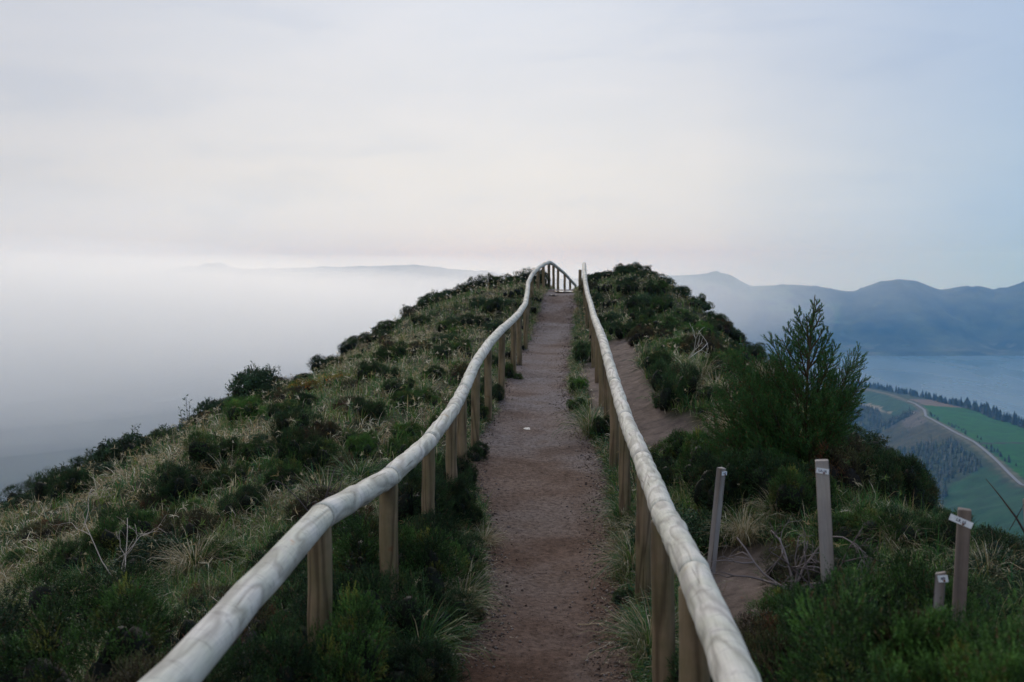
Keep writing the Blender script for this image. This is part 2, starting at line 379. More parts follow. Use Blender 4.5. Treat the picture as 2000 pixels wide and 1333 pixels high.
def wood_mat(name, light, dark, tint, contour=13, stretch=.55, rough=.75, mark=True, cl=.0):
    """turned timber: contour loops of the growth rings, fine grain, chatter marks, dirt; object X runs along the log"""
    m, t, b = new_mat(name)
    tcn = N(t, 'ShaderNodeTexCoord'); oi = N(t, 'ShaderNodeObjectInfo')
    sc = math_n(t, 'MULTIPLY', oi.outputs['Random'], bv=37.0)
    cmb = N(t, 'ShaderNodeCombineXYZ'); L(t, sc, 0, cmb, 0); L(t, sc, 0, cmb, 1)
    ad = N(t, 'ShaderNodeVectorMath', operation='ADD'); L(t, tcn, 'Object', ad, 0); L(t, cmb, 0, ad, 1)
    mp = N(t, 'ShaderNodeMapping'); mp.inputs['Scale'].default_value = (stretch * 4, 6.5, 6.5); L(t, ad, 0, mp, 0)
    no = N(t, 'ShaderNodeTexNoise', i_Scale=1.0, i_Detail=2.5, i_Roughness=.45, i_Distortion=.5); L(t, mp, 0, no, 'Vector')
    mu = math_n(t, 'MULTIPLY', no.outputs['Fac'], bv=contour * 6.283)
    si = math_n(t, 'SINE', mu.outputs[0])
    c1 = ramp(t, [(.0, lerp(np.array(dark), np.array(light), cl)), (.25, lerp(np.array(dark), np.array(light), .5 + cl / 2)), (.7, light), (1, light)])
    mr = N(t, 'ShaderNodeMapRange', i_1=-1.0, i_2=1.0); L(t, si, 0, mr, 0); L(t, mr, 0, c1, 0)
    # fine fibres
    mf = N(t, 'ShaderNodeMapping'); mf.inputs['Scale'].default_value = (9, 140, 140); L(t, ad, 0, mf, 0)
    nf = N(t, 'ShaderNodeTexNoise', i_Scale=1.0, i_Detail=4.0, i_Roughness=.6); L(t, mf, 0, nf, 'Vector')
    cf = ramp(t, [(.3, (.80, .80, .81)), (.6, (1.04, 1.04, 1.03))]); L(t, nf, 'Fac', cf, 0)
    x1 = mixc(t, 'MULTIPLY', .8); L(t, c1, 0, x1, 6); L(t, cf, 0, x1, 7)
    # blotches of weathering / algae / rust
    nw = N(t, 'ShaderNodeTexNoise', i_Scale=4.5, i_Detail=5.0, i_Roughness=.6); L(t, ad, 0, nw, 'Vector')
    cw = ramp(t, [(.38, (1.02, 1.02, 1.02)), (.60, tint), (.72, (.80, .80, .82))]); L(t, nw, 'Fac', cw, 0)
    x2 = mixc(t, 'MULTIPLY', .9); L(t, x1, 2, x2, 6); L(t, cw, 0, x2, 7)
    ns = N(t, 'ShaderNodeTexNoise', i_Scale=9.0, i_Detail=2.0); L(t, ad, 0, ns, 'Vector')
    cs = ramp(t, [(.70, (1, 1, 1)), (.76, (.95, .70, .52))]); L(t, ns, 'Fac', cs, 0)
    x3 = mixc(t, 'MULTIPLY', .8); L(t, x2, 2, x3, 6); L(t, cs, 0, x3, 7)
    last = x3
    mk2 = N(t, 'ShaderNodeMapping'); mk2.inputs['Scale'].default_value = (1.6, 34, 34); L(t, ad, 0, mk2, 0)
    nc_ = N(t, 'ShaderNodeTexNoise', i_Scale=1.0, i_Detail=3.0, i_Roughness=.5); L(t, mk2, 0, nc_, 'Vector')
    cc_ = ramp(t, [(.30, (.45, .42, .40)), (.335, (1, 1, 1))]); L(t, nc_, 'Fac', cc_, 0)
    x6 = mixc(t, 'MULTIPLY', .85); L(t, x3, 2, x6, 6); L(t, cc_, 0, x6, 7); last = x6; x3 = x6
    if mark:
        # irregular dark collars of debarking marks across the log
        mk = N(t, 'ShaderNodeMapping'); mk.inputs['Scale'].default_value = (9.0, 2.2, 2.2); L(t, ad, 0, mk, 0)
        nk = N(t, 'ShaderNodeTexNoise', i_Scale=1.0, i_Detail=3.0, i_Roughness=.55, i_Distortion=.8); L(t, mk, 0, nk, 'Vector')
        ck = ramp(t, [(.50, (1, 1, 1)), (.515, (.62, .61, .62)), (.53, (1, 1, 1))]); L(t, nk, 'Fac', ck, 0)
        x4 = mixc(t, 'MULTIPLY', .75); L(t, x3, 2, x4, 6); L(t, ck, 0, x4, 7); last = x4
        # knots
        vk = N(t, 'ShaderNodeTexVoronoi', i_Scale=3.4); L(t, ad, 0, vk, 'Vector')
        cvk = ramp(t, [(.045, (.28, .24, .25)), (.075, (.85, .82, .82)), (.11, (1, 1, 1))]); L(t, vk, 'Distance', cvk, 0)
        x5 = mixc(t, 'MULTIPLY', .9); L(t, x4, 2, x5, 6); L(t, cvk, 0, x5, 7); last = x5
    L(t, last, 2, b, 'Base Color'); b.inputs['Roughness'].default_value = rough
    bp = N(t, 'ShaderNodeBump', i_Strength=.35, i_Distance=.002); L(t, si, 0, bp, 'Height')
    bq = N(t, 'ShaderNodeBump', i_Strength=.5, i_Distance=.002); L(t, nf, 'Fac', bq, 'Height'); L(t, bp, 0, bq, 'Normal')
    L(t, bq, 0, b, 'Normal')
    return m
M_rail = wood_mat('weathered_rail_wood', (.64, .595, .53), (.30, .265, .23), (.84, .88, .80), 6.0, .34, cl=.35)
M_post = wood_mat('treated_post_wood', (.25, .18, .11), (.11, .075, .046), (.70, .78, .66), 8, .12, mark=False, cl=.15)
M_dstake = wood_mat('brown_stake_wood', (.21, .165, .14), (.11, .085, .07), (.80, .78, .82), 6, .06, mark=False, cl=.1)
M_stake = wood_mat('grey_stake_wood', (.35, .315, .29), (.19, .15, .12), (.80, .78, .82), 6, .06, mark=False, cl=.1)

def log_obj(name, a, b_, r0, r1, mat, parent, n=28, k=14, seed=0, bow=.004, cut0=None, cut1=None, roundend=0.0):
    """a log from a to b_, its local X along it; cut0/cut1 = plane normals for mitred ends"""
    a = Vector(a); b_ = Vector(b_); d = b_ - a; Ln = d.length
    q = d.to_track_quat('X', 'Z')
    rs = np.random.default_rng(seed + 100)
    th = np.linspace(0, 2 * math.pi, n, endpoint=False)
    V = []
    qi = q.inverted(); c0 = (qi @ Vector(cut0)) if cut0 is not None else Vector((1, 0, 0)); c1 = (qi @ Vector(cut1)) if cut1 is not None else Vector((1, 0, 0))
    offs = rs.normal(0, bow, (k + 1, 2)); offs[0] = offs[-1] = 0
    for i in range(k + 1):
        t_ = i / k
        r = lerp(r0, r1, t_) * (1 + .018 * math.sin(3.1 * t_ + seed) + rs.normal(0, .007))
        rr_ = r * (1 + .012 * np.cos(2 * th + seed) + .008 * np.sin(3 * th + i * .7))
        y = rr_ * np.cos(th) + offs[i, 0]; z = rr_ * np.sin(th) + offs[i, 1]
        x0 = -(c0.y * y + c0.z * z) / c0.x; x1 = Ln - (c1.y * y + c1.z * z) / c1.x
        x = x0 + (x1 - x0) * t_
        V.append(np.stack([x, y, z], -1))
    # chamfered end rings so a dark joint shows
    g = .006
    def shrink(ring, dx, s):
        c = ring.mean(0); w = c + (ring - c) * s; w[:, 0] += dx; return w
    rings = [shrink(V[0], g * .5, .93)] + [shrink(V[0], .010, 1)] + V[1:-1] + [shrink(V[-1], -.010, 1)] + [shrink(V[-1], -g * .5, .93)]
    m_ = len(rings); P = np.vstack(rings)
    T = []
    for i in range(m_ - 1):
        for j in range(n):
            q_ = (j + 1) % n; T.append((i * n + j, i * n + q_, (i + 1) * n + q_, (i + 1) * n + j))
    me = bpy.data.meshes.new(name)
    faces = [tuple(f) for f in T] + [tuple(range(n - 1, -1, -1)), tuple(range((m_ - 1) * n, m_ * n))]
    me.from_pydata([tuple(p) for p in P], [], faces)
    me.polygons.foreach_set('use_smooth', [True] * len(T) + [False, False]); me.update()
    me.materials.append(mat)
    o = bpy.data.objects.new(name, me); COL.objects.link(o); o.parent = parent
    o.rotation_mode = 'QUATERNION'; o.rotation_quaternion = q; o.location = a
    return o

def wp(px, py, Y): return ((px - 1000) / F * Y, Y, E - (py - HY) / F * Y)
Lj = [(-.985, .7, E - 1.10), (-.955, 2.0 - .6, E - 1.11), wp(627, 1010, 4.45), wp(760, 933, 5.75), wp(838, 862, 7.2), wp(884, 802, 8.6), wp(905, 763, 9.7), wp(928, 712, 11.0),
      wp(955, 671, 12.7), wp(978, 646, 14.4), wp(1003, 624, 17), wp(1014, 612, 19), wp(1026, 594, 21.8), wp(1030, 572, 24.6), wp(1031.5, 553, 26.6),
      wp(1039, 537, 28.4), wp(1051, 524, 30.3), wp(1062, 517, 32.2), wp(1073, 512.5, 34), wp(1081, 517, 36), wp(1090, 524, 38), wp(1103, 535, 40.5), wp(1113, 546, 42.6), wp(1124, 558, 44.6)]
Rj = [(.53, .9, E - 1.065), (.55, 2.05, E - 1.07), wp(1358, 1128, 3.53), wp(1296, 1003, 4.7), wp(1256, 900, 6.3), wp(1222, 818, 8.3), wp(1201, 750, 10.2), wp(1187, 700, 11.8),
      wp(1176, 660, 13.4), wp(1167, 637, 15.6), wp(1160, 619, 18), wp(1154, 596, 21.6), wp(1147, 572, 24.4), wp(1143, 550, 26.8), wp(1141.5, 532, 29), wp(1141, 516, 31.6)]
def fence(name, J, label, sgn, end_post=None):
    e = bpy.data.objects.new(name, None); COL.objects.link(e); tag(e, label, 'fence', 'log handrail fences along the path')
    J = [Vector(j) for j in J]
    def avgn(i):
        a = (J[i] - J[i - 1]).normalized() if i > 0 else None; b_ = (J[i + 1] - J[i]).normalized() if i < len(J) - 1 else None
        return (a + b_).normalized() if a and b_ else (a or b_)
    for i in range(len(J) - 1):
        log_obj('rail', J[i], J[i + 1], .0605, .0585, M_rail, e, 32 if i < 8 else 16, 14, seed=i * 7 + (3 if sgn > 0 else 0), bow=.0025, cut0=avgn(i), cut1=avgn(i + 1))
    for i, j in enumerate(J):
        if i == 0: continue
        r = .054 if i < 4 else .048
        x, y = j.x + R.uniform(-.008, .008), j.y + .01
        gz = float(ground(x, y)) - .25
        p = log_obj('post', (x, y, gz), (x + R.uniform(-.015, .015), y, j.z - .035), r * 1.03, r, M_post, e, 22 if i < 9 else 12, 8, seed=i * 5 + 1, bow=.003)
    if end_post:
        x, y, z = end_post; p = log_obj('post', (x, y, float(ground(x, y)) - .2), (x, y, z), .055, .052, M_post, e, 12, 5, seed=77)
        p['label'] = 'dark short end post'
    return e
fence('handrail_fence', Lj, 'long bent log handrail on round posts along the left side of the path', -1)
fence('handrail_fence', Rj, 'log handrail on round posts between the path and the worn side track', 1, end_post=(wp(1133, 527, 32.2)))

# ------------------------------------------------------------------ numbered stakes
M_lab, t, b = new_mat('white_label'); b.inputs['Roughness'].default_value = .5
tcn = N(t, 'ShaderNodeTexCoord'); nn = N(t, 'ShaderNodeTexNoise', i_Scale=40.0, i_Detail=4.0); L(t, tcn, 'Object', nn, 'Vector')
cc = ramp(t, [(.35, (.62, .64, .68)), (.6, (.80, .82, .86))]); L(t, nn, 'Fac', cc, 0); L(t, cc, 0, b, 'Base Color')
M_ink, t, b = new_mat('dark_ink'); b.inputs['Base Color'].default_value = (.03, .04, .09, 1)
M_rust, t, b = new_mat('rusty_nail'); b.inputs['Base Color'].default_value = (.16, .045, .02, 1)
def box_mesh(name, sx, sy, sz, bev=.003):
    import bmesh
    bm = bmesh.new(); bmesh.ops.create_cube(bm, size=1)
    for v in bm.verts: v.co.x *= sx; v.co.y *= sy; v.co.z *= sz
    if bev: bmesh.ops.bevel(bm, geom=list(bm.edges), offset=bev, segments=2, affect='EDGES')
    me = bpy.data.meshes.new(name); bm.to_mesh(me); bm.free(); return me
def stake(base, top, w, dpt, yaw, text, lab_w, lab_h, lab_off, roll, label, slant=0.0, lab_dz=.065, mat=None):
    e = bpy.data.objects.new('wooden_stake', None); COL.objects.link(e); tag(e, label, 'stake', 'labelled wooden stakes')
    b0 = Vector(base); t0 = Vector(top); d = t0 - b0; Ln = d.length
    e.location = b0
    e.rotation_mode = 'QUATERNION'
    q = Vector((0, 0, 1)).rotation_difference(d); e.rotation_quaternion = q @ Matrix.Rotation(yaw, 4, 'Z').to_quaternion()
    me = box_mesh('shaft', Ln + .8, w, dpt, .0022)     # local X along the grain
    for v in me.vertices:
        if v.co.x > Ln * .3: v.co.x += slant * v.co.y + R.uniform(-.0015, .0015)
        v.co.y *= 1 + .03 * math.sin(v.co.x * 9)
    s = obj('shaft', me, mat or M_stake, e); s.rotation_euler = (0, -math.pi / 2, math.pi / 2)
    s.location = (0, 0, (Ln + .8) / 2 - .8)
    pl = obj('label_plate', box_mesh('label_plate', lab_w, .0025, lab_h, .0006), M_lab, e)
    pl.location = (lab_off, -dpt / 2 - .0032, Ln - lab_dz); pl.rotation_euler = (0, roll, 0)
    cu = bpy.data.curves.new('lettering', 'FONT'); cu.body = text; cu.size = lab_h * .62; cu.align_x = 'CENTER'; cu.align_y = 'CENTER'; cu.extrude = .0003; cu.offset = .0004
    cu.materials.append(M_ink)
    tmp = bpy.data.objects.new('lettering_outline', cu); COL.objects.link(tmp); dg_ = bpy.context.evaluated_depsgraph_get(); tme = bpy.data.meshes.new_from_object(tmp.evaluated_get(dg_)); bpy.data.objects.remove(tmp); bpy.data.curves.remove(cu); tme.name = 'lettering'
    tx = bpy.data.objects.new('lettering', tme); COL.objects.link(tx); tx.parent = pl; tx.location = (0, -.0018, 0); tx.rotation_euler = (math.pi / 2, 0, 0)
    V, T = tube([(0, -.006, 0), (0, 0, 0)], [.004, .004], 8)
    nl = obj('nail', mesh_np('nail', V, T), M_rust, pl); nl.location = (lab_w * .12, 0, -lab_h * .28)
    return e
stake(wp(1388, 1122, 6.0), wp(1409, 914, 6.0), .046, .036, math.radians(38), '1.47', .046, .024, .006, 0.0, 'thin tall grey stake leaning right just behind the right rail, small white tag', lab_dz=.03)
stake(wp(1614, 1075, 4.5), wp(1605, 899, 4.5), .058, .040, math.radians(-14), 'LA.10', .054, .024, .0, .16, 'wide pale wooden stake with white tag, alone before dark heather', lab_dz=.045)
stake(wp(1874, 1170, 4.0), wp(1884, 995, 4.0), .050, .045, math.radians(-22), 'LR.10', .088, .026, -.012, .30, 'dark brown square stake with a wide tilted white tag', lab_dz=.045, mat=M_dstake)
stake(wp(1833, 1180, 3.8), wp(1837, 1118, 3.8), .036, .034, math.radians(-30), '49', .036, .026, .012, -.25, 'short stubby stake with small tag low beside the dark brown stake', slant=-.35, lab_dz=.018)
stake(wp(2015, 1040, 4.6), wp(2011, 975, 4.6), .05, .04, math.radians(20), '11', .04, .02, .0, .1, 'pale stake cut by the right edge of the picture', lab_dz=.12)

# ------------------------------------------------------------------ shrubs
def unit(v): return v / np.maximum(np.linalg.norm(v, axis=-1, keepdims=True), 1e-9)
def ico(sub=2):
    import bmesh
    bm = bmesh.new(); bmesh.ops.create_icosphere(bm, subdivisions=sub, radius=1)
    V = np.array([v.co[:] for v in bm.verts]); T = np.array([[v.index for v in f.verts] for f in bm.faces]); bm.free(); return V, T
ICO = ico(2)
def needles(base, axis, n, ln, w, col, rs, spread=.8):
    """n needles round each sprig: base,axis (S,3); ln (S,) sprig length"""
    S_ = len(base); t = np.linspace(.12, 1, n)[None, :, None]
    p = base[:, None] + axis[:, None] * ln[:, None, None] * t
    r = rs.normal(size=(S_, n, 3)); r -= axis[:, None] * (r * axis[:, None]).sum(-1, keepdims=True); r = unit(r)
    d = unit(axis[:, None] * (1 - spread * .45) + r * spread * (1.15 - .5 * t))
    nl = w[1] * rs.uniform(.7, 1.25, (S_, n, 1)) * (1.1 - .35 * t)
    sd = unit(np.cross(d, rs.normal(size=(S_, n, 3)))) * w[0]
    V = np.stack([p - sd, p + sd, p + d * nl], 2).reshape(-1, 3)
    T = np.arange(len(V)).reshape(-1, 3)
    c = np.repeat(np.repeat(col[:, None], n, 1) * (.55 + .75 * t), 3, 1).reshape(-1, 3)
    return V, T, c
def shrub_mesh(name, seed, kind='heather', sprigs=5600, nn=8, h=1.2, lobes_n=13, ns=1.0):
    rs = np.random.default_rng(seed); g = Geo()
    a = rs.random(lobes_n) * 6.283; rad = .40 * np.sqrt(rs.random(lobes_n))
    C = np.stack([np.cos(a) * rad, np.sin(a) * rad, rs.uniform(.02, .24, lobes_n) * h / .75], -1); rr_ = rs.uniform(.13, .25, lobes_n)
    C[0] = (0, 0, .14 * h / .75); rr_[0] = .28
    P = []; Dn = []
    while sum(len(x) for x in P) < sprigs:
        k = rs.integers(0, lobes_n, sprigs); d = unit(rs.normal(size=(sprigs, 3))); d[:, 2] = np.where(d[:, 2] < -.35, -d[:, 2], d[:, 2]); 
        p = C[k] + d * (rr_[k] * rs.uniform(.72, 1.0, sprigs) ** .6)[:, None] * np.array([1, 1, h / .75])
        dist = np.linalg.norm((p[:, None] - C[None]) / np.array([1, 1, h / .75]), axis=-1) / rr_[None]
        ok = (dist.min(1) > .70) & (p[:, 2] > -.04); P.append(p[ok]); Dn.append(d[ok])
    P = np.vstack(P)[:sprigs]; Dn = np.vstack(Dn)[:sprigs]
    # sprigs gather into tufts: each leans away from its tuft's middle, gaps open between tufts
    rc = .085 if ns == 1.0 else .050
    m_ = int(150 if ns == 1.0 else 420); Cc = P[rs.choice(len(P), m_, replace=False)]; near = np.empty(len(P), int)
    for i0 in range(0, len(P), 4000): near[i0:i0 + 4000] = np.argmin(((P[i0:i0 + 4000, None] - Cc[None]) ** 2).sum(-1), 1)
    rel = P - Cc[near]; rd = np.linalg.norm(rel, axis=1, keepdims=True) / rc
    P = P - Dn * np.clip(rd ** 2 * .045, 0, .10) * (1 if ns == 1.0 else .7) + Dn * (rs.normal(0, .022, m_)[near])[:, None]
    Dn = unit(Dn + rel / rc * .55); tint = (1 + rs.normal(0, .25, m_)[near])[:, None]; tint = np.clip(tint, .45, 1.7)
    pal = {'heather': ((.016, .044, .010), (.075, .160, .030)), 'dark': ((.010, .028, .010), (.045, .095, .026)), 'brown': ((.045, .032, .018), (.075, .085, .030)),
           'purple': ((.030, .028, .026), (.100, .085, .100)), 'broad': ((.020, .045, .020), (.055, .100, .045)), 'yellow': ((.10, .085, .02), (.36, .24, .03)), 'bright': ((.030, .080, .014), (.085, .190, .030))}[kind]
    u = np.clip(fbm(P[:, 0] * 6 + seed, P[:, 1] * 6 + P[:, 2] * 4, seed, 2) * .8 + .42 + rs.normal(0, .28, len(P)), 0, 1)[:, None]
    col = (np.array(pal[0]) * (1 - u) + np.array(pal[1]) * u) * tint
    brn = (rs.random(m_) < .10)[near]; col[brn] = col[brn] * np.array([1.9, .95, .9])
    if kind in ('heather', 'dark', 'bright'):      # a few dead russet sprigs
        dead = rs.random(len(P)) < .05; col[dead] = np.array([.10, .06, .03]) * rs.uniform(.6, 1.3, (dead.sum(), 1))
    if kind in ('broad', 'yellow'):
        ax = unit(Dn * .8 + np.array([0, 0, .5]) + rs.normal(0, .3, Dn.shape)); ln = rs.uniform(.05, .13, len(P))
        base = P - ax * .04
        nl = nn // 2 + 2
        t_ = np.linspace(.3, 1, nl)[None, :, None]; p = base[:, None] + ax[:, None] * ln[:, None, None] * t_
        r = rs.normal(size=(len(P), nl, 3)); d = unit(unit(r) + ax[:, None] * .7 + np.array([0, 0, .25])); L_ = rs.uniform(.022, .040, (len(P), nl, 1))
        sd = unit(np.cross(d, rs.normal(size=d.shape))) * L_ * .30
        V = np.stack([p, p + d * L_ * .5 + sd, p + d * L_, p + d * L_ * .5 - sd], 2).reshape(-1, 3)
        q = np.arange(len(V)).reshape(-1, 4); T = np.vstack([q[:, [0, 1, 2]], q[:, [0, 2, 3]]])
        c = np.repeat(np.repeat(col[:, None], nl, 1) * rs.uniform(.7, 1.3, (len(P), nl, 1)), 4, 1).reshape(-1, 3)
        g.add(V, T, c)
    else:
        ax = unit(Dn * .85 + np.array([0, 0, .30]) + rs.normal(0, .22, Dn.shape)); ln = ns * rs.uniform(.028, .078, len(P)) * np.where(rs.random(len(P)) < .08, 1.6, 1)
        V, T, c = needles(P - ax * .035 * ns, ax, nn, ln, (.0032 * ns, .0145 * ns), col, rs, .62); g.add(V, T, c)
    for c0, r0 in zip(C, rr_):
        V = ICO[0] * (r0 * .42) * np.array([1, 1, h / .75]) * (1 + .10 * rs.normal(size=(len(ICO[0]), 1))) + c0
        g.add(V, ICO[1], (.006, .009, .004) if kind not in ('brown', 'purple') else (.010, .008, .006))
    # stems at the foot
    for i in range(10):
        a0 = rs.random() * 6.28; e_ = np.array([math.cos(a0) * .32, math.sin(a0) * .32, .16])
        V, T = tube([(0, 0, -.08), e_ * .5 + rs.normal(0, .02, 3), e_], [.010, .007, .004], 4); g.add(V, T, (.07, .05, .04))
    return g.mesh(name)
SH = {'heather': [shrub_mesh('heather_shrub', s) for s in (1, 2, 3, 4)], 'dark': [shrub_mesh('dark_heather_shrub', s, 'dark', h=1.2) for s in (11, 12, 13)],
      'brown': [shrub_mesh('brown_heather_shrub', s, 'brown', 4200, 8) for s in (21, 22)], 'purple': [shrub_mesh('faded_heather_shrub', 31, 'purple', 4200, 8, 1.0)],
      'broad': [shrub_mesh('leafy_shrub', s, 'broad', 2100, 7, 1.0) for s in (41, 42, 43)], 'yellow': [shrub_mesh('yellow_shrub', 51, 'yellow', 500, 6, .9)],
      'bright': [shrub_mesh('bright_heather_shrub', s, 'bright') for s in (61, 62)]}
for v_ in SH.values():
    for m_ in v_: m_.materials.append(M_leaf)
NAME = {'heather': 'heather_shrub', 'dark': 'heather_shrub', 'brown': 'heather_shrub', 'purple': 'heather_shrub', 'broad': 'leafy_shrub', 'yellow': 'leafy_shrub', 'bright': 'heather_shrub'}
LOOK = {'heather': 'green heather mound', 'dark': 'dark green heather mound', 'brown': 'brown-tinged heather mound', 'purple': 'faded purplish heather', 'broad': 'small-leaved dark shrub', 'yellow': 'yellowing leafy shrub', 'bright': 'fresh green heather mound'}
shrubs = []
def put_shrub(x, y, w, kind, hs=1.0, label=None, sink=.10):
    if float(bare(np.array([x]), np.array([y]))[0]) > .25: return None
    hs = hs * 1.06; w = w * 1.12
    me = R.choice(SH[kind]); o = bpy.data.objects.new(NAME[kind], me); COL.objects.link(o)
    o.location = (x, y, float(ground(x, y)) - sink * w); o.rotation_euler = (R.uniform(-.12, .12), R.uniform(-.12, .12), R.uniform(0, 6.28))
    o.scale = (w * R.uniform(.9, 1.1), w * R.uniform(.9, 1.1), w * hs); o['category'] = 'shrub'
    shrubs.append((o, x, y, w, kind, label)); return o
def sp(px, py, wpx, kind, hs=1.0, label=None, dy=0):
    """centre foot of a mound where the photo shows it, wpx wide"""
    x, y = hit(px, py); return put_shrub(x, y + dy, wpx / F * y, kind, hs, label)
HAND = [
 # left bank near the path
 (745, 1185, 260, 'heather', 1.0), (640, 1190, 150, 'dark', .9), (880, 1130, 150, 'dark', .8), (870, 1010, 130, 'dark', 1.0), (905, 960, 60, 'dark', 1.0), (800, 1040, 150, 'dark', 1.2),
 (690, 1255, 170, 'purple', .8), (520, 1330, 260, 'purple', .7), (590, 1240, 220, 'dark', .8), (830, 1230, 150, 'dark', .8), (760, 1310, 200, 'dark', .7), (905, 1225, 80, 'brown', .8),
 (150, 1255, 280, 'heather', .8), (330, 1300, 210, 'dark', .8), (40, 1320, 200, 'purple', .7), (420, 1200, 130, 'brown', .7), (470, 1290, 240, 'brown', .7), (560, 1130, 150, 'dark', .8),
 # left slope
 (590, 925, 125, 'heather', 1.0), (665, 940, 90, 'brown', .9), (705, 895, 70, 'bright', 1.0), (770, 890, 55, 'bright', .9), (560, 965, 110, 'heather', .9), (605, 870, 70, 'brown', .8),
 (340, 985, 120, 'dark', 1.0), (250, 1080, 150, 'heather', .9), (370, 1060, 130, 'brown', .8), (480, 1010, 100, 'dark', .9), (440, 950, 80, 'heather', .8), (720, 820, 70, 'dark', .9),
 (790, 800, 60, 'heather', .9), (640, 860, 65, 'brown', .9), (780, 770, 60, 'dark', .8), (850, 745, 60, 'heather', .8), (868, 700, 55, 'dark', .8), (905, 690, 45, 'heather', .9), (500, 900, 80, 'heather', .8),
 (420, 1120, 120, 'heather', .8), (160, 1120, 140, 'heather', .8), (90, 1060, 110, 'brown', .7), (300, 1010, 80, 'brown', .8), (560, 820, 70, 'heather', .8), (820, 690, 55, 'brown', .7),
 (920, 640, 50, 'dark', .8), (880, 650, 50, 'heather', .8), (965, 610, 45, 'dark', .9), (940, 600, 40, 'broad', .9), (1040, 610, 26, 'dark', 1.0), (1048, 590, 24, 'dark', 1.0), (990, 700, 35, 'dark', 1.0),
 (1010, 660, 30, 'dark', 1.0), (980, 730, 36, 'dark', .9), (1000, 580, 36, 'heather', .9), (950, 775, 45, 'dark', .8), (600, 770, 70, 'yellow', .9), (660, 750, 60, 'yellow', .8), (570, 790, 60, 'brown', .9),
 # between path and right rail
 (1142, 705, 42, 'dark', 1.3), (1133, 765, 44, 'bright', .9), (1128, 800, 42, 'heather', .8), (1128, 665, 22, 'dark', 1.0), (1185, 845, 60, 'dark', .9), (1225, 1185, 60, 'dark', .8),
 # right bank, behind the rail
 (1310, 790, 105, 'dark', 1.2), (1350, 815, 70, 'dark', 1.0), (1290, 730, 70, 'heather', 1.0), (1330, 905, 110, 'heather', .9), (1410, 955, 150, 'heather', 1.0), (1300, 960, 110, 'dark', .8), (1395, 1010, 150, 'dark', 1.1),
 (1210, 660, 44, 'dark', 1.0), (1180, 640, 40, 'dark', 1.0), (1250, 650, 50, 'heather', .9), (1300, 650, 60, 'heather', .9), (1370, 690, 60, 'dark', .9), (1240, 610, 44, 'dark', 1.0), (1190, 600, 36, 'heather', 1.0), (1290, 610, 50, 'heather', .9),
 (1420, 720, 60, 'heather', .9), (1450, 700, 50, 'dark', .9), (1340, 640, 44, 'dark', .9), (1225, 575, 40, 'dark', 1.0), (1180, 570, 34, 'dark', 1.1), (1270, 580, 40, 'dark', 1.0),
 (1490, 985, 150, 'dark', 1.0), (1560, 1010, 150, 'heather', 1.0), (1650, 960, 170, 'brown', 1.0), (1730, 990, 150, 'dark', 1.1), (1780, 1000, 110, 'dark', 1.0), (1540, 935, 130, 'dark', 1.0), (1690, 930, 110, 'dark', .9),
 (1560, 1150, 170, 'brown', .7), (1700, 1085, 200, 'heather', .7), (1800, 1080, 170, 'dark', .8), (1960, 1090, 200, 'dark', .7), (1640, 1130, 130, 'dark', .8), (1495, 1200, 120, 'purple', .7),
 (1900, 1040, 120, 'heather', .7), (1975, 1050, 120, 'dark', .7), (1850, 1230, 260, 'dark', .7), (1480, 1260, 170, 'brown', .8), (1600, 1260, 220, 'dark', .7),
]
for h_ in HAND: sp(*h_)
for jj, sg in ((Lj, 1), (Rj, -1)):
    for q in jj[5:16]:
        if R.random() < .15: continue
        put_shrub(q[0] - sg * R.uniform(.04, .18), q[1] - R.uniform(.05, .3), R.uniform(.26, .42), R.choice(['dark', 'heather', 'dark', 'bright', 'brown']), R.uniform(.8, 1.15))
        if sg > 0: put_shrub(q[0] - R.uniform(.2, .5), q[1] + R.uniform(.2, .8), R.uniform(.3, .5), R.choice(['dark', 'heather']), R.uniform(.8, 1.1))
# mounds along the skyline, left then right
for px, wpx, kind, hs in [(25, 75, 'broad', 1.0), (100, 90, 'dark', .9), (160, 80, 'broad', .9), (215, 80, 'heather', .9), (275, 95, 'broad', .9), (335, 80, 'broad', .9), (395, 50, 'dark', 1.0), (430, 65, 'broad', 1.0), (480, 70, 'broad', .8),
                          (520, 90, 'broad', 1.1), (560, 60, 'brown', .8), (640, 60, 'dark', .8), (690, 55, 'heather', .8), (715, 50, 'dark', .7), (760, 50, 'heather', .7), (815, 46, 'dark', .8), (850, 50, 'dark', 1.0), (880, 50, 'broad', .9),
                          (905, 40, 'dark', 1.2), (945, 46, 'dark', 1.1), (985, 40, 'heather', .9), (1015, 30, 'broad', .8), (1038, 26, 'dark', 1.0)]:
    x, y = crest(px); put_shrub(x, y - .3, wpx / F * y * 1.15, kind, hs * .85)
for px, wpx, kind, hs in [(1165, 36, 'dark', 1.1), (1188, 34, 'dark', 1.0), (1215, 44, 'dark', 1.0), (1245, 46, 'dark', 1.1), (1268, 36, 'dark', 1.0), (1295, 36, 'broad', 1.0), (1325, 38, 'broad', .9), (1360, 44, 'broad', .9), (1395, 44, 'dark', .9), (1430, 50, 'broad', .8),
                          (1465, 50, 'dark', .8), (1500, 56, 'heather', .9), (1540, 70, 'dark', .9), (1600, 90, 'dark', 1.0), (1660, 90, 'broad', .9), (1715, 90, 'heather', .9), (1760, 80, 'dark', .9), (1800, 70, 'broad', .8), (1850, 70, 'dark', .6), (1925, 80, 'dark', .6), (1990, 80, 'broad', .6)]:
    x, y = crest(px); put_shrub(x, y - .2, wpx / F * y * 1.1, kind, hs * .78)
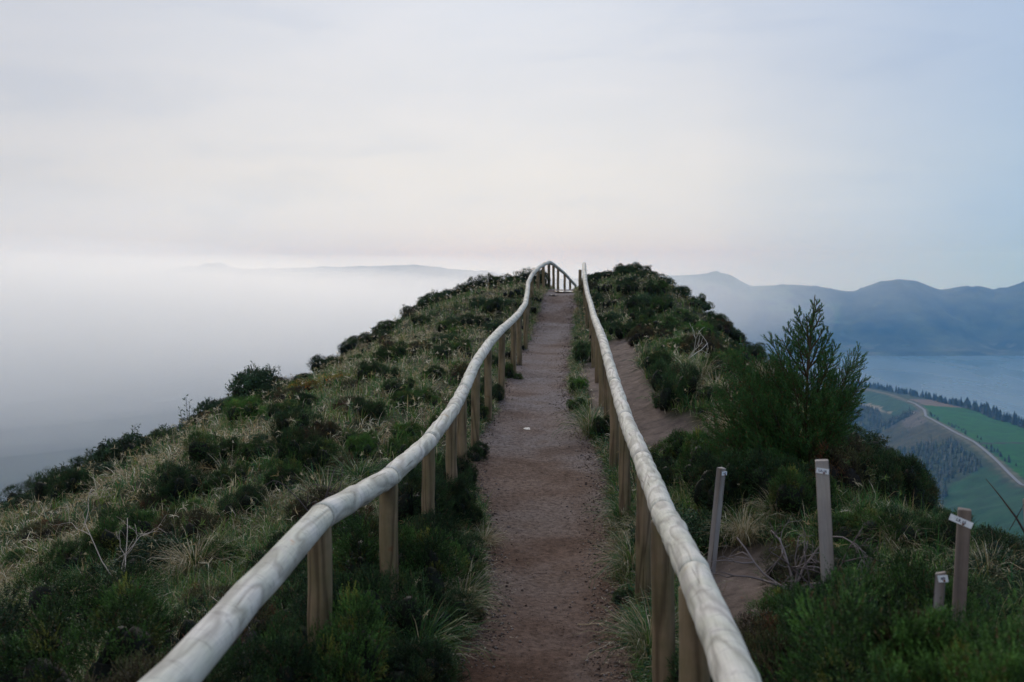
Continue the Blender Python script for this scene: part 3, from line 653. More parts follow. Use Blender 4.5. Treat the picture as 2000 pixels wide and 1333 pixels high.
for a_ in [(-.80, 4.12, .62, 'heather', 1.25), (-1.10, 4.0, .6, 'dark', 1.15), (-.55, 4.7, .5, 'dark', 1.0), (-.72, 5.35, .6, 'dark', 1.1), (-.52, 6.3, .5, 'heather', 1.0), (-.60, 6.85, .5, 'dark', 1.15), (-.48, 8.2, .42, 'dark', 1.0),
           (-.95, 4.75, .6, 'dark', 1.0), (-1.45, 3.8, .7, 'brown', .9), (-1.95, 4.2, .8, 'heather', 1.0), (-1.2, 3.3, .6, 'purple', 1.0), (-1.75, 3.45, .6, 'dark', .9), (-.75, 3.4, .5, 'dark', .9), (-2.5, 4.6, .8, 'dark', .9), (.98, 4.35, .4, 'dark', .8)]: put_shrub(*a_)
put_shrub(1.12, 4.22, .5, 'brown', 1.2); put_shrub(1.42, 4.12, .6, 'dark', 1.35); put_shrub(1.75, 4.3, .6, 'heather', 1.3); put_shrub(.95, 4.6, .42, 'dark', .9); put_shrub(1.25, 4.9, .45, 'brown', .8); put_shrub(1.55, 5.1, .5, 'heather', .8); put_shrub(.90, 3.7, .45, 'brown', 1.0); put_shrub(1.3, 3.75, .5, 'dark', 1.1); put_shrub(1.64, 3.5, .56, 'heather', 1.4); put_shrub(1.95, 3.6, .5, 'dark', 1.2)
put_shrub(.72, 33.8, .9, 'dark', 1.0); put_shrub(.35, 34.2, .8, 'dark', .9); put_shrub(1.15, 36.6, .7, 'dark', .6); put_shrub(.95, 35.3, .6, 'dark', .7)
put_shrub(2.75, 33.6, .9, 'dark', .75); put_shrub(2.5, 32.0, .6, 'dark', .8); put_shrub(3.9, 33.6, 1.1, 'dark', .65); put_shrub(3.3, 34.0, .9, 'broad', .6); put_shrub(4.6, 33.0, .9, 'dark', .6)
for i in range(70):
    px = R.uniform(0, 1030) if i < 42 else R.uniform(1160, 1990)
    x, y = crest(px); yy = y + R.uniform(-2.2, .4); x = x * yy / y
    put_shrub(x, yy, R.uniform(.25, .75), R.choice(['dark', 'broad', 'heather', 'broad', 'brown']), R.uniform(.45, .75), sink=.12)
# scattered fill, thicker on the right bank
cnt = 0
while cnt < 205:
    y = 3.8 + 30 * R.random() ** 1.3; side = R.random() < .5
    if side: x = float(xl(y)) - .5 - 8 * R.random() ** 1.1
    else: x = float(xr(y)) + .45 + 3.4 * R.random()
    if abs(x) > .53 * y + .4: continue
    w = R.uniform(.22, .68)
    if float(bare(np.array([x]), np.array([y]))[0]) > .05 or any(math.hypot(x - s_[1], y - s_[2]) < .55 * (w + s_[3]) * .75 for s_ in shrubs): continue
    if abs(x - 1.45) < .45 and 4.6 < y < 7: continue
    put_shrub(x, y, w, R.choice(['heather', 'dark', 'dark', 'heather', 'brown', 'bright', 'broad']), R.uniform(.6, .95)); cnt += 1

# past about 290 heather mounds the ones that show smallest become one joined mass
_h = sorted([r_ for r_ in shrubs if r_[0].name.startswith('heather_shrub')], key=lambda r_: -r_[3] / r_[2])
_low = [shrub_mesh('heath_scrub', 201, 'dark', 620, 5), shrub_mesh('heath_scrub', 202, 'heather', 620, 5)]
_vs, _ts, _cs, _o = [], [], [], 0
for n_, r_ in enumerate(_h[285:]):
    me = _low[n_ % 2]; k = len(me.vertices)
    co = np.empty(k * 3, np.float32); me.vertices.foreach_get('co', co); ti = np.empty(len(me.polygons) * 3, np.int32); me.polygons.foreach_get('vertices', ti)
    cc0 = np.empty(k * 4, np.float32); me.color_attributes['Col'].data.foreach_get('color', cc0)
    o_ = r_[0]; a_ = o_.rotation_euler.z; P_ = co.reshape(-1, 3) * np.array(o_.scale); ca_, sa_ = math.cos(a_), math.sin(a_)
    P_ = np.stack([P_[:, 0] * ca_ - P_[:, 1] * sa_, P_[:, 0] * sa_ + P_[:, 1] * ca_, P_[:, 2]], -1) + np.array(o_.location)
    _vs.append(P_); _ts.append(ti.reshape(-1, 3) + _o); _cs.append(cc0.reshape(-1, 4)[:, :3]); _o += k
    shrubs.remove(r_); bpy.data.objects.remove(o_)
if _vs: tag(obj('heath_scrub', mesh_np('heath_scrub', np.vstack(_vs), np.vstack(_ts), np.vstack(_cs)), M_leaf), kind='stuff')
for me in _low: bpy.data.meshes.remove(me)

# the big out-of-focus bush at the lower right corner
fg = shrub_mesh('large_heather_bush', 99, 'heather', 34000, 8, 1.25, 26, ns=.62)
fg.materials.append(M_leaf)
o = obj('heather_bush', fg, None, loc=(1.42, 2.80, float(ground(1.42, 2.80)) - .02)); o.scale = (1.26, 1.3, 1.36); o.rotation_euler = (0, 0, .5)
tag(o, 'large dense green heather bush filling the lower right corner, out of focus', 'bush')

_O = ['first', 'second', 'third', 'fourth', 'fifth', 'sixth', 'seventh', 'eighth', 'ninth', 'tenth', 'eleventh', 'twelfth', 'thirteenth', 'fourteenth', 'fifteenth', 'sixteenth', 'seventeenth', 'eighteenth', 'nineteenth']
ORD = _O + ['twentieth'] + ['twenty-' + q for q in _O[:9]] + ['thirtieth'] + ['thirty-' + q for q in _O[:9]] + ['fortieth'] + ['forty-' + q for q in _O[:9]]
def shrub_labels():
    bins = {}
    for rec in shrubs:
        o, x, y, w, kind, lab = rec
        left = x < (xl(y) + xr(y)) / 2
        J = Lj if left else Rj
        js = [j[1] for j in J]
        i = int(np.searchsorted(js, y)); i = min(max(i, 1), len(js) - 1)
        xr_ = float(np.interp(y, js, [j[0] for j in J]))
        inner = (x > xr_) if left else (x < xr_)
        bins.setdefault((left, i, inner), []).append((abs(x - xr_), rec))
    for (left, i, inner), v in bins.items():
        v.sort(key=lambda q: q[0]); byk = {}
        for d, rec in v: byk.setdefault(rec[4], []).append(rec)
        for k, recs in byk.items():
            for n_, rec in enumerate(recs):
                o = rec[0]; side = 'left' if left else 'right'
                where = f"{'inside' if inner else 'beyond'} the {ORD[i - 1]} span of the {side} rail"
                rank = '' if len(recs) == 1 else ('closest in, ' if n_ == 0 else f'{ORD[n_]} one out, ')
                o['label'] = f"{LOOK[k]}, {rank}{where}"
                o['group'] = 'shrubs on the ridge'
shrub_labels()

# ------------------------------------------------------------------ grass
STRAW = np.array([[.46, .37, .20], [.60, .50, .32], [.38, .28, .12], [.70, .62, .45], [.25, .16, .08]])
GREEN = np.array([[.044, .128, .026], [.072, .175, .032], [.024, .080, .030], [.125, .190, .036], [.050, .140, .052]])
def blades(root, az, ln, lean, droop, w, col, tipcol=None):
    """3-segment drooping blades; arrays of n; returns verts, tris, colours"""
    n = len(root); d = np.stack([np.cos(az), np.sin(az), 0 * az], -1); up = np.array([0, 0, 1.])
    s = np.stack([-np.sin(az), np.cos(az), 0 * az], -1)
    tw = rng.uniform(-1.2, 1.2, n)[:, None]; s = unit(s * np.cos(tw) + up * np.sin(tw) * .6 + d * np.sin(tw) * .5)
    def dirn(a): return d * np.sin(a)[:, None] + up * np.cos(a)[:, None]
    L_ = ln[:, None]
    p1 = root + dirn(lean) * L_ * .42; p2 = p1 + dirn(lean + droop * .55) * L_ * .33; p3 = p2 + dirn(lean + droop) * L_ * .25
    W_ = w[:, None] * s * .5
    V = np.stack([root - W_ * .8, root + W_ * .8, p1 - W_, p1 + W_, p2 - W_ * .7, p2 + W_ * .7, p3], 1).reshape(-1, 3)
    T0 = np.array([[0, 1, 3], [0, 3, 2], [2, 3, 5], [2, 5, 4], [4, 5, 6]])
    T = (T0[None] + (np.arange(n) * 7)[:, None, None]).reshape(-1, 3)
    c = np.repeat(col[:, None], 7, 1)
    if tipcol is not None: c = c * (1 - np.array([0, 0, .15, .15, .5, .5, .9])[None, :, None]) + tipcol[:, None] * np.array([0, 0, .15, .15, .5, .5, .9])[None, :, None]
    return V, T, c.reshape(-1, 3)

def scatter(n, ymin, ymax, pw, edge=0.03, right_lim=4.2, left_lim=11.5):
    Y = ymin + (ymax - ymin) * rng.random(n) ** pw
    lo = np.maximum(-.54 * Y - 1.0, xl(Y) - left_lim); hi = np.minimum(.54 * Y + .8, xr(Y) + right_lim)
    X = lo + (hi - lo) * rng.random(n)
    ok = ((X < xl(Y) - edge + .10 * fbm(X * 0 + 8.3, Y * 1.8, 9, 4)) | (X > xr(Y) + edge + .10 * fbm(X * 0 + 3.1, Y * 1.7, 5, 4)))
    ok &= bare(X, Y) < .35 + .2 * rng.random(n)
    return X[ok], Y[ok]

def grass_stuff(name, ntuft, ymin, ymax, pw, per, straw_bias, hgt, wid, seed, label):
    X, Y = scatter(ntuft, ymin, ymax, pw)
    dry = fbm(X * .55, Y * .45, seed, 3) + .55 * fbm(X * 2.2, Y * 2.2, seed + 5, 2)
    dleft = xl(Y) - X; dr = X - xr(Y)
    pd = straw_bias + .75 * dry + .22 * (dleft > .7) - .10 * (dr > 0)
    isdry = rng.random(len(X)) < np.clip(pd, .03, .93)
    k = per; n = len(X) * k
    tx = np.repeat(X, k); ty = np.repeat(Y, k); di = np.repeat(isdry, k)
    lod = 1 + np.repeat(Y, k) / 30.0
    r = np.abs(rng.normal(0, .045, n)); a = rng.random(n) * 6.283
    bx = tx + np.cos(a) * r; by = ty + np.sin(a) * r
    bz = ground(bx, by) - .01
    edge = np.minimum(np.where(np.repeat(dleft, k) > 0, np.repeat(dleft, k), 9), np.where(np.repeat(dr, k) > 0, np.repeat(dr, k), 9))
    ln = hgt * rng.uniform(.5, 1.35, n) * np.repeat(rng.uniform(.7, 1.35, len(X)), k) * (.55 + .45 * sm(edge / .5))
    lean = np.clip(np.abs(rng.normal(.35, .3, n)), .02, 1.3) + .35 * di; droop = rng.uniform(.2, 1.9, n)
    # a few verge blades hang towards the path
    az = a + rng.normal(0, .5, n)
    verge = edge < .30
    az = np.where(verge & (rng.random(n) < .55), np.where(np.repeat(dr, k) > 0, math.pi, 0) + rng.normal(0, .6, n), az)
    ti = np.repeat(np.random.default_rng(seed).integers(0, 5, len(X)), k)
    mixs = rng.random(n)[:, None]
    cg = GREEN[ti] * rng.uniform(.65, 1.35, (n, 1)); cs = STRAW[(ti + rng.integers(0, 2, n)) % 5] * rng.uniform(.6, 1.15, (n, 1))
    col = np.where(di[:, None], np.where(mixs < .8, cs, cg), np.where(mixs < .86, cg, cs))
    tip = col * 1.0; yl = (~di) & (rng.random(n) < .25); tip[yl] = np.array([.30, .24, .10])
    V, T, c = blades(np.stack([bx, by, bz], -1), az, ln, lean, droop, wid * rng.uniform(.6, 1.4, n) * lod, col, tip)
    me = mesh_np(name, V, T, c); o = obj(name, me, M_grass); tag(o, kind='stuff'); o['label'] = label
    return o
grass_stuff('meadow_grass', 9500, 2.2, 9, 1.0, 22, .20, .17, .0036, 81, 'green and straw-coloured grass on the near banks')
grass_stuff('meadow_grass', 12500, 8, 38, 1.25, 15, .17, .18, .0055, 84, 'green and dry grass covering the ridge slopes')
grass_stuff('verge_grass', 1, 2, 3, 1.0, 1, .1, .1, .004, 85, 'x') if False else None

# verge: short dense fringe hanging over both path edges
def verge(n):
    Y = 2.6 + 32 * rng.random(n) ** 1.6; side = rng.random(n) < .5
    off = np.abs(rng.normal(0, .10, n)) + .0
    X = np.where(side, xl(Y) - off + .10 * fbm(Y * 0 + 8.3, Y * 1.8, 9, 4), xr(Y) + off + .10 * fbm(Y * 0 + 3.1, Y * 1.7, 5, 4))
    az = np.where(side, 0, math.pi) + rng.normal(0, 1.1, n)
    pt = fbm(X * 1.2, Y * 1.8, 91, 2)
    dry = rng.random(n) < np.clip(.38 + .6 * pt, .05, .9)
    col = np.where(dry[:, None], STRAW[rng.integers(0, 5, n)] * .85, GREEN[rng.integers(0, 5, n)]) * rng.uniform(.6, 1.3, (n, 1))
    keep = fbm(X * 2.5, Y * 2.5, 92, 2) > -.45
    Z = ground(X, Y) - .005
    V, T, c = blades(np.stack([X, Y, Z], -1)[keep], az[keep], rng.uniform(.05, .15, n)[keep], rng.uniform(.1, 1.2, n)[keep], rng.uniform(.3, 2.0, n)[keep], (.0032 * rng.uniform(.6, 1.4, n) * (1 + Y / 18))[keep], col[keep])
    o = obj('verge_grass', mesh_np('verge_grass', V, T, c), M_grass); tag(o, kind='stuff')
verge(42000)

# star-like dry leaf clusters standing on thin stems, all over the meadow
def straw_stars(n):
    X, Y = scatter(n, 3.0, 36, 1.15, edge=.12)
    m = fbm(X * .6, Y * .5, 81, 3) + .3 * (X < xl(Y)); keep = rng.random(len(X)) < np.clip(.5 + .8 * m, .08, 1) * np.interp(Y, [5, 8, 14], [.0, .35, 1])
    X, Y = X[keep], Y[keep]; n = len(X); k = 9
    h = rng.uniform(.08, .30, n) ; Z = ground(X, Y) + h
    lx = rng.normal(0, .04, n); ly = rng.normal(0, .04, n)
    c0 = np.stack([X + lx, Y + ly, Z], -1)
    cc = STRAW[rng.integers(0, 4, n)] * rng.uniform(.75, 1.25, (n, 1)); gr = rng.random(n) < .22; cc[gr] = GREEN[3] * 1.1
    a = rng.random((n, k)) * 6.283
    V, T, c = blades(np.repeat(c0, k, 0), a.ravel(), np.repeat(rng.uniform(.03, .075, n), k) * rng.uniform(.35, 1.3, n * k), rng.uniform(.2, 1.9, n * k), rng.uniform(-.2, 1.2, n * k), np.repeat(.0042 * (1 + Y / 20), k), np.repeat(cc, k, 0) * rng.uniform(.7, 1.15, (n * k, 1)))
    root = np.stack([X, Y, Z - h - .02], -1)
    V2, T2, c2 = blades(root, np.arctan2(ly, lx), h * 1.1, np.arctan2(np.hypot(lx, ly), h), h * 0, np.full(n, .003) * (1 + Y / 25), cc * .7)
    o = obj('dry_grass', mesh_np('dry_grass', np.vstack([V, V2]), np.vstack([T, T2 + len(V)]), np.vstack([c, c2])), M_grass); tag(o, kind='stuff')
straw_stars(8500)

# low leafy weeds at the verge and under the rails
def weeds(n):
    Y = 3.2 + 20 * rng.random(n) ** 1.5; X = np.where(rng.random(n) < .6, xr(Y) + np.abs(rng.normal(.18, .22, n)), xl(Y) - np.abs(rng.normal(.2, .25, n)))
    m = fbm(X * 1.6, Y * 1.1, 95, 3); ok = (m > -.02) & (bare(X, Y) < .3); X, Y = X[ok], Y[ok]; n = len(X)
    Z = ground(X, Y) + rng.uniform(0, .09, n); a = rng.random(n) * 6.283; s = rng.uniform(.009, .018, n) * (1 + Y / 25); tz = rng.uniform(-.3, .9, n)
    d = np.stack([np.cos(a), np.sin(a), tz], -1) * s[:, None]; q = np.stack([-np.sin(a), np.cos(a), 0 * a], -1) * s[:, None] * .38
    P = np.stack([X, Y, Z], -1)
    V = np.stack([P, P + d * .5 + q, P + d, P + d * .5 - q], 1).reshape(-1, 3); i = np.arange(n * 4).reshape(-1, 4)
    T = np.vstack([i[:, [0, 1, 2]], i[:, [0, 2, 3]]])
    c = np.repeat(np.array([.030, .095, .035]) * rng.uniform(.5, 1.6, (n, 1)), 4, 0)
    o = obj('verge_weeds', mesh_np('verge_weeds', V, T, c), M_grass); tag(o, kind='stuff')
weeds(26000)

# dead leaves and litter on the ground at the path edges
def litter(n):
    Y = 3.3 + 22 * rng.random(n) ** 1.5; s_ = rng.random(n) < .5; off = np.abs(rng.normal(0, .09, n))
    X = np.where(s_, xl(Y) + off - .03, xr(Y) - off + .03); bx = rng.random(n) < .15; bi = rng.integers(0, len(BARE), n); B = np.array(BARE)[bi]
    X = np.where(bx, B[:, 0] + rng.normal(0, .3, n), X); Y = np.where(bx, B[:, 1] + rng.normal(0, .4, n), Y)
    onp = (X > xl(Y)) & (X < xr(Y)); Z = np.where(onp, path_z(X, Y), ground(X, Y)) + .006
    a = rng.random(n) * 6.283; s = rng.uniform(.008, .03, n)
    d = np.stack([np.cos(a), np.sin(a), rng.normal(0, .15, n)], -1) * s[:, None]; q = np.stack([-np.sin(a), np.cos(a), rng.normal(0, .3, n)], -1) * s[:, None] * .16
    P = np.stack([X, Y, Z], -1); V = np.stack([P - q, P + q, P + d], 1).reshape(-1, 3)
    c = np.repeat(np.array([[.20, .10, .05], [.30, .22, .13], [.10, .05, .03], [.40, .33, .24]])[rng.integers(0, 4, n)] * rng.uniform(.6, 1.2, (n, 1)), 3, 0)
    o = obj('leaf_litter', mesh_np('leaf_litter', V, np.arange(n * 3).reshape(-1, 3), c), M_grass); tag(o, kind='stuff')
litter(9000)

# single grass tussocks one can point to
def tussock_mesh(seed, n, ln, dry):
    rs = np.random.default_rng(seed); a = rs.random(n) * 6.283; r = np.abs(rs.normal(0, .045, n))
    root = np.stack([np.cos(a) * r, np.sin(a) * r, 0 * a - .02], -1)
    di = rs.random(n) < dry
    col = np.where(di[:, None], STRAW[rs.integers(0, 4, n)] * .8, GREEN[rs.integers(0, 5, n)]) * rs.uniform(.6, 1.2, (n, 1))
    V, T, c = blades(root, a + rs.normal(0, .3, n), ln * rs.uniform(.6, 1.3, n), np.abs(rs.normal(.45, .25, n)), rs.uniform(.6, 2.0, n), .0036 * rs.uniform(.6, 1.2, n), col)
    return mesh_np('grass_tussock', V, T, c)
TM = {'dry': tussock_mesh(1, 420, .34, .9), 'mix': tussock_mesh(2, 420, .36, .45), 'green': tussock_mesh(3, 420, .34, .12)}
for m_ in TM.values(): m_.materials.append(M_grass)
for px, py, sc, k, lab in [
    (1452, 1062, .9, 'dry', 'spiky pale dry grass tussock left of the thin tall stake'), (1515, 1020, .9, 'dry', 'dry tussock between the thin tall stake and the wide pale stake'),
    (1235, 1120, 1.1, 'mix', 'shaggy half-dry tussock drooping at the path side of the right rail, second span'), (1215, 1030, 1.0, 'green', 'long green tussock drooping over the right path edge beside the gravel patch'),
    (1270, 1290, 1.0, 'mix', 'tussock at the foot of the nearest right post'), (1262, 1065, .9, 'dry', 'straw-coloured tussock behind the second right post'),
    (1155, 850, 1.3, 'mix', 'rounded pale grass clump at the right path edge below the worn side track'), (820, 1310, 1.2, 'green', 'long dark green tussock arching toward the path at the bottom left'),
    (640, 1010, 1.3, 'mix', 'arching green and straw tussock just above the first bend of the left rail'), (700, 960, 1.2, 'green', 'long-bladed green tussock uphill of the second left post'),
    (380, 1130, 1.2, 'dry', 'large straw tussock on the left slope above the thickest rail end'), (240, 1215, 1.0, 'mix', 'half-dry tussock among the dark mounds at the lower left'),
    (945, 1075, .8, 'dry', 'bleached tussock overhanging the left path edge by the fourth post'), (900, 1200, 1.0, 'mix', 'tussock of green and straw blades at the left verge near the bottom'),
    (860, 1195, .8, 'dry', 'small orange-tinted dry tussock left of the verge near the bottom'), (1800, 1000, 1.0, 'dry', 'wispy dry tussock on the right skyline before the road valley'),
    (1830, 1010, 1.0, 'mix', 'tallest feathery tussock at the drop-off right of the wide pale stake'), (1750, 1090, .9, 'dry', 'dry star-like tussock between wide pale stake and dark brown stake'),
    (1930, 1150, 1.0, 'dry', 'bleached tussock right of the dark brown stake'), (1970, 1110, .9, 'mix', 'grass tussock near the right edge under the pale cut-off stake'),
    (1400, 780, 1.2, 'dry', 'pale tussock left of the young cedar'), (1420, 850, 1.1, 'dry', 'bleached tussock at the left foot of the young cedar'), (1480, 740, 1.3, 'dry', 'pale feathery tussock behind the young cedar'),
    (1370, 740, 1.2, 'mix', 'tussock above the worn side track on the right bank'), (690, 1030, .8, 'mix', 'small tussock between first and second left posts')]:
    x, y = hit(px, py); o = obj('grass_tussock', TM[k], loc=(x, y, float(ground(x, y)))); s_ = sc * R.uniform(.9, 1.1); o.scale = (s_, s_, s_); o.rotation_euler = (0, 0, R.uniform(0, 6.28))
    tag(o, lab, 'grass tussock', 'grass tussocks')

# bare twigs, sticks
def twig_mesh(name, seed, n=4, L0=.35, r0=.005, col=(.16, .13, .13), flat=False, depth=3):
    rs = np.random.default_rng(seed); g = Geo()
    def rec(p, d, ln, r, lv):
        pts = [p]; k = 5
        for i in range(k):
            d = unit(d + rs.normal(0, .22, 3) * (np.array([1, 1, .1]) if flat else 1)); pts.append(pts[-1] + d * ln / k)
        V, T = tube(pts, np.linspace(r, r * .5, k + 1), 5); g.add(V, T, np.array(col) * rs.uniform(.8, 1.2))
        if lv > 0:
            for j in range(2 if lv > 1 else 3):
                q = pts[rs.integers(2, k + 1)]; rec(q, unit(d + rs.normal(0, .75, 3) * (np.array([1, 1, .08]) if flat else 1)), ln * rs.uniform(.45, .75), r * .6, lv - 1)
    for i in range(n):
        a = rs.random() * 6.28; rec(np.zeros(3), unit(np.array([math.cos(a) * .7, math.sin(a) * .7, 0 if flat else .8])), L0 * rs.uniform(.7, 1.1), r0, depth)
    return g.mesh(name)
def place(name, me, px, py, mat, lab, cat, dz=0, rot=(0, 0, 0), sc=1, onpath=False, group=None):
    x, y = hit(px, py); z = float(path_z(np.array([x]), np.array([y]))[0]) if onpath else float(ground(x, y))
    o = obj(name, me, mat, loc=(x, y, z + dz)); o.rotation_euler = rot; o.scale = (sc,) * 3; tag(o, lab, cat, group); return o
place('fallen_twig', twig_mesh('fallen_twig', 5, 1, .16, .0035, (.42, .32, .20), True, 1), 1128, 1240, M_bark, 'dry pale forked twig lying on the path near the right edge', 'twig', dz=.008, rot=(0, 0, 1.2), onpath=True)
place('bare_branches', twig_mesh('bare_branches', 8, 6, .40, .008, (.20, .165, .16)), 1545, 1195, M_bark, 'grey gnarled bare branches sprawling below the wide pale stake', 'branches', dz=.1)
place('bare_branches', twig_mesh('bare_branches', 9, 5, .36, .007, (.13, .10, .10)), 1625, 1215, M_bark, 'dark gnarled branches right of the sprawling grey ones', 'branches', dz=.08)
place('bare_branches', twig_mesh('bare_branches', 10, 3, .5, .006, (.10, .08, .08), depth=2), 620, 1045, M_bark, 'thin dark arching bramble stems above the first bend of the left rail', 'branches', dz=.1)
place('bare_branches', twig_mesh('bare_branches', 12, 3, .42, .004, (.45, .38, .32), depth=2), 235, 1185, M_bark, 'bleached bare twigs on the lower left slope', 'branches', dz=.15)
place('bare_branches', twig_mesh('bare_branches', 14, 3, .5, .005, (.62, .58, .52), depth=1), 1345, 730, M_bark, 'white bare branch arching over the heather on the right bank', 'branches', dz=.2)
x, y, z = wp(1985, 1030, 4.6); V, T = tube([wp(2012, 1060, 4.6), wp(1985, 1012, 4.6), wp(1952, 968, 4.6), wp(1925, 935, 4.6)], [.006, .005, .003, .0012], 5); g = Geo(); g.add(V, T, (.07, .04, .04))
V, T = tube([wp(1985, 1012, 4.6), wp(2000, 985, 4.55)], [.003, .001], 4); g.add(V, T, (.07, .04, .04))
V, T = tube([wp(1985, 1012, 4.6), wp(1972, 1035, 4.65)], [.003, .0015], 4); g.add(V, T, (.07, .04, .04))
tag(obj('bare_branch', g.mesh('bare_branch'), M_bark), 'thin dark leafless branch arching up at the right edge', 'branch')
V, T = tube([(0, 0, -.1), (.002, 0, .1), (0, .01, .22)], [.006, .0055, .005], 6); g = Geo(); g.add(V, T, (.34, .25, .15))
place('stick', g.mesh('stick'), 1617, 1235, M_bark, 'short upright brown stick among the branches at lower right', 'stick', dz=.1)

# slender seedlings with leaves against the fog on the left skyline
def seedling_mesh(seed):
    rs = np.random.default_rng(seed); g = Geo(); hh = .45
    for s_ in range(3):
        b_ = np.array([rs.normal(0, .05), rs.normal(0, .05), -.1]); tpt = b_ + np.array([rs.normal(0, .12), rs.normal(0, .12), hh * rs.uniform(.7, 1.2) + .1])
        V, T = tube([b_, (b_ + tpt) / 2 + rs.normal(0, .02, 3), tpt], [.005, .004, .002], 4); g.add(V, T, (.06, .05, .03))
        for t_ in np.linspace(.25, 1, 16):
            p = b_ + (tpt - b_) * t_; a = rs.random() * 6.28; d = np.array([math.cos(a), math.sin(a), rs.uniform(.1, .9)]) * rs.uniform(.03, .06); q = np.cross(unit(d), rs.normal(size=3)); q = unit(q) * .010
            g.add([p, p + d * .5 + q, p + d, p + d * .5 - q], [(0, 1, 2), (0, 2, 3)], np.array([.035, .08, .03]) * rs.uniform(.6, 1.5))
    return g.mesh('seedling')
sd_m = [seedling_mesh(s) for s in (1, 2)]
for m_ in sd_m: m_.materials.append(M_leaf)
for px, sc, lab in [(372, 1.0, 'thin leafy seedling on the left skyline above the widest dry patch'), (535, 1.2, 'tall sprig on top of the largest left skyline shrub'), (555, .9, 'second sprig right beside the tall one on the left skyline'),
                    (180, .8, 'small sprig on the left skyline near the picture edge'), (850, 1.0, 'thin sprig on the skyline where the left slope steepens'), (270, .8, 'short sprig on the left skyline between two leafy shrubs')]:
    x, y = crest(px); o = obj('seedling', sd_m[R.randint(0, 1)], loc=(x, y - .3, float(ground(x, y - .3)) + .12)); o.scale = (sc * 1.2,) * 3; o.rotation_euler = (0, 0, R.uniform(0, 6)); tag(o, lab, 'plant', 'seedlings on the skyline')

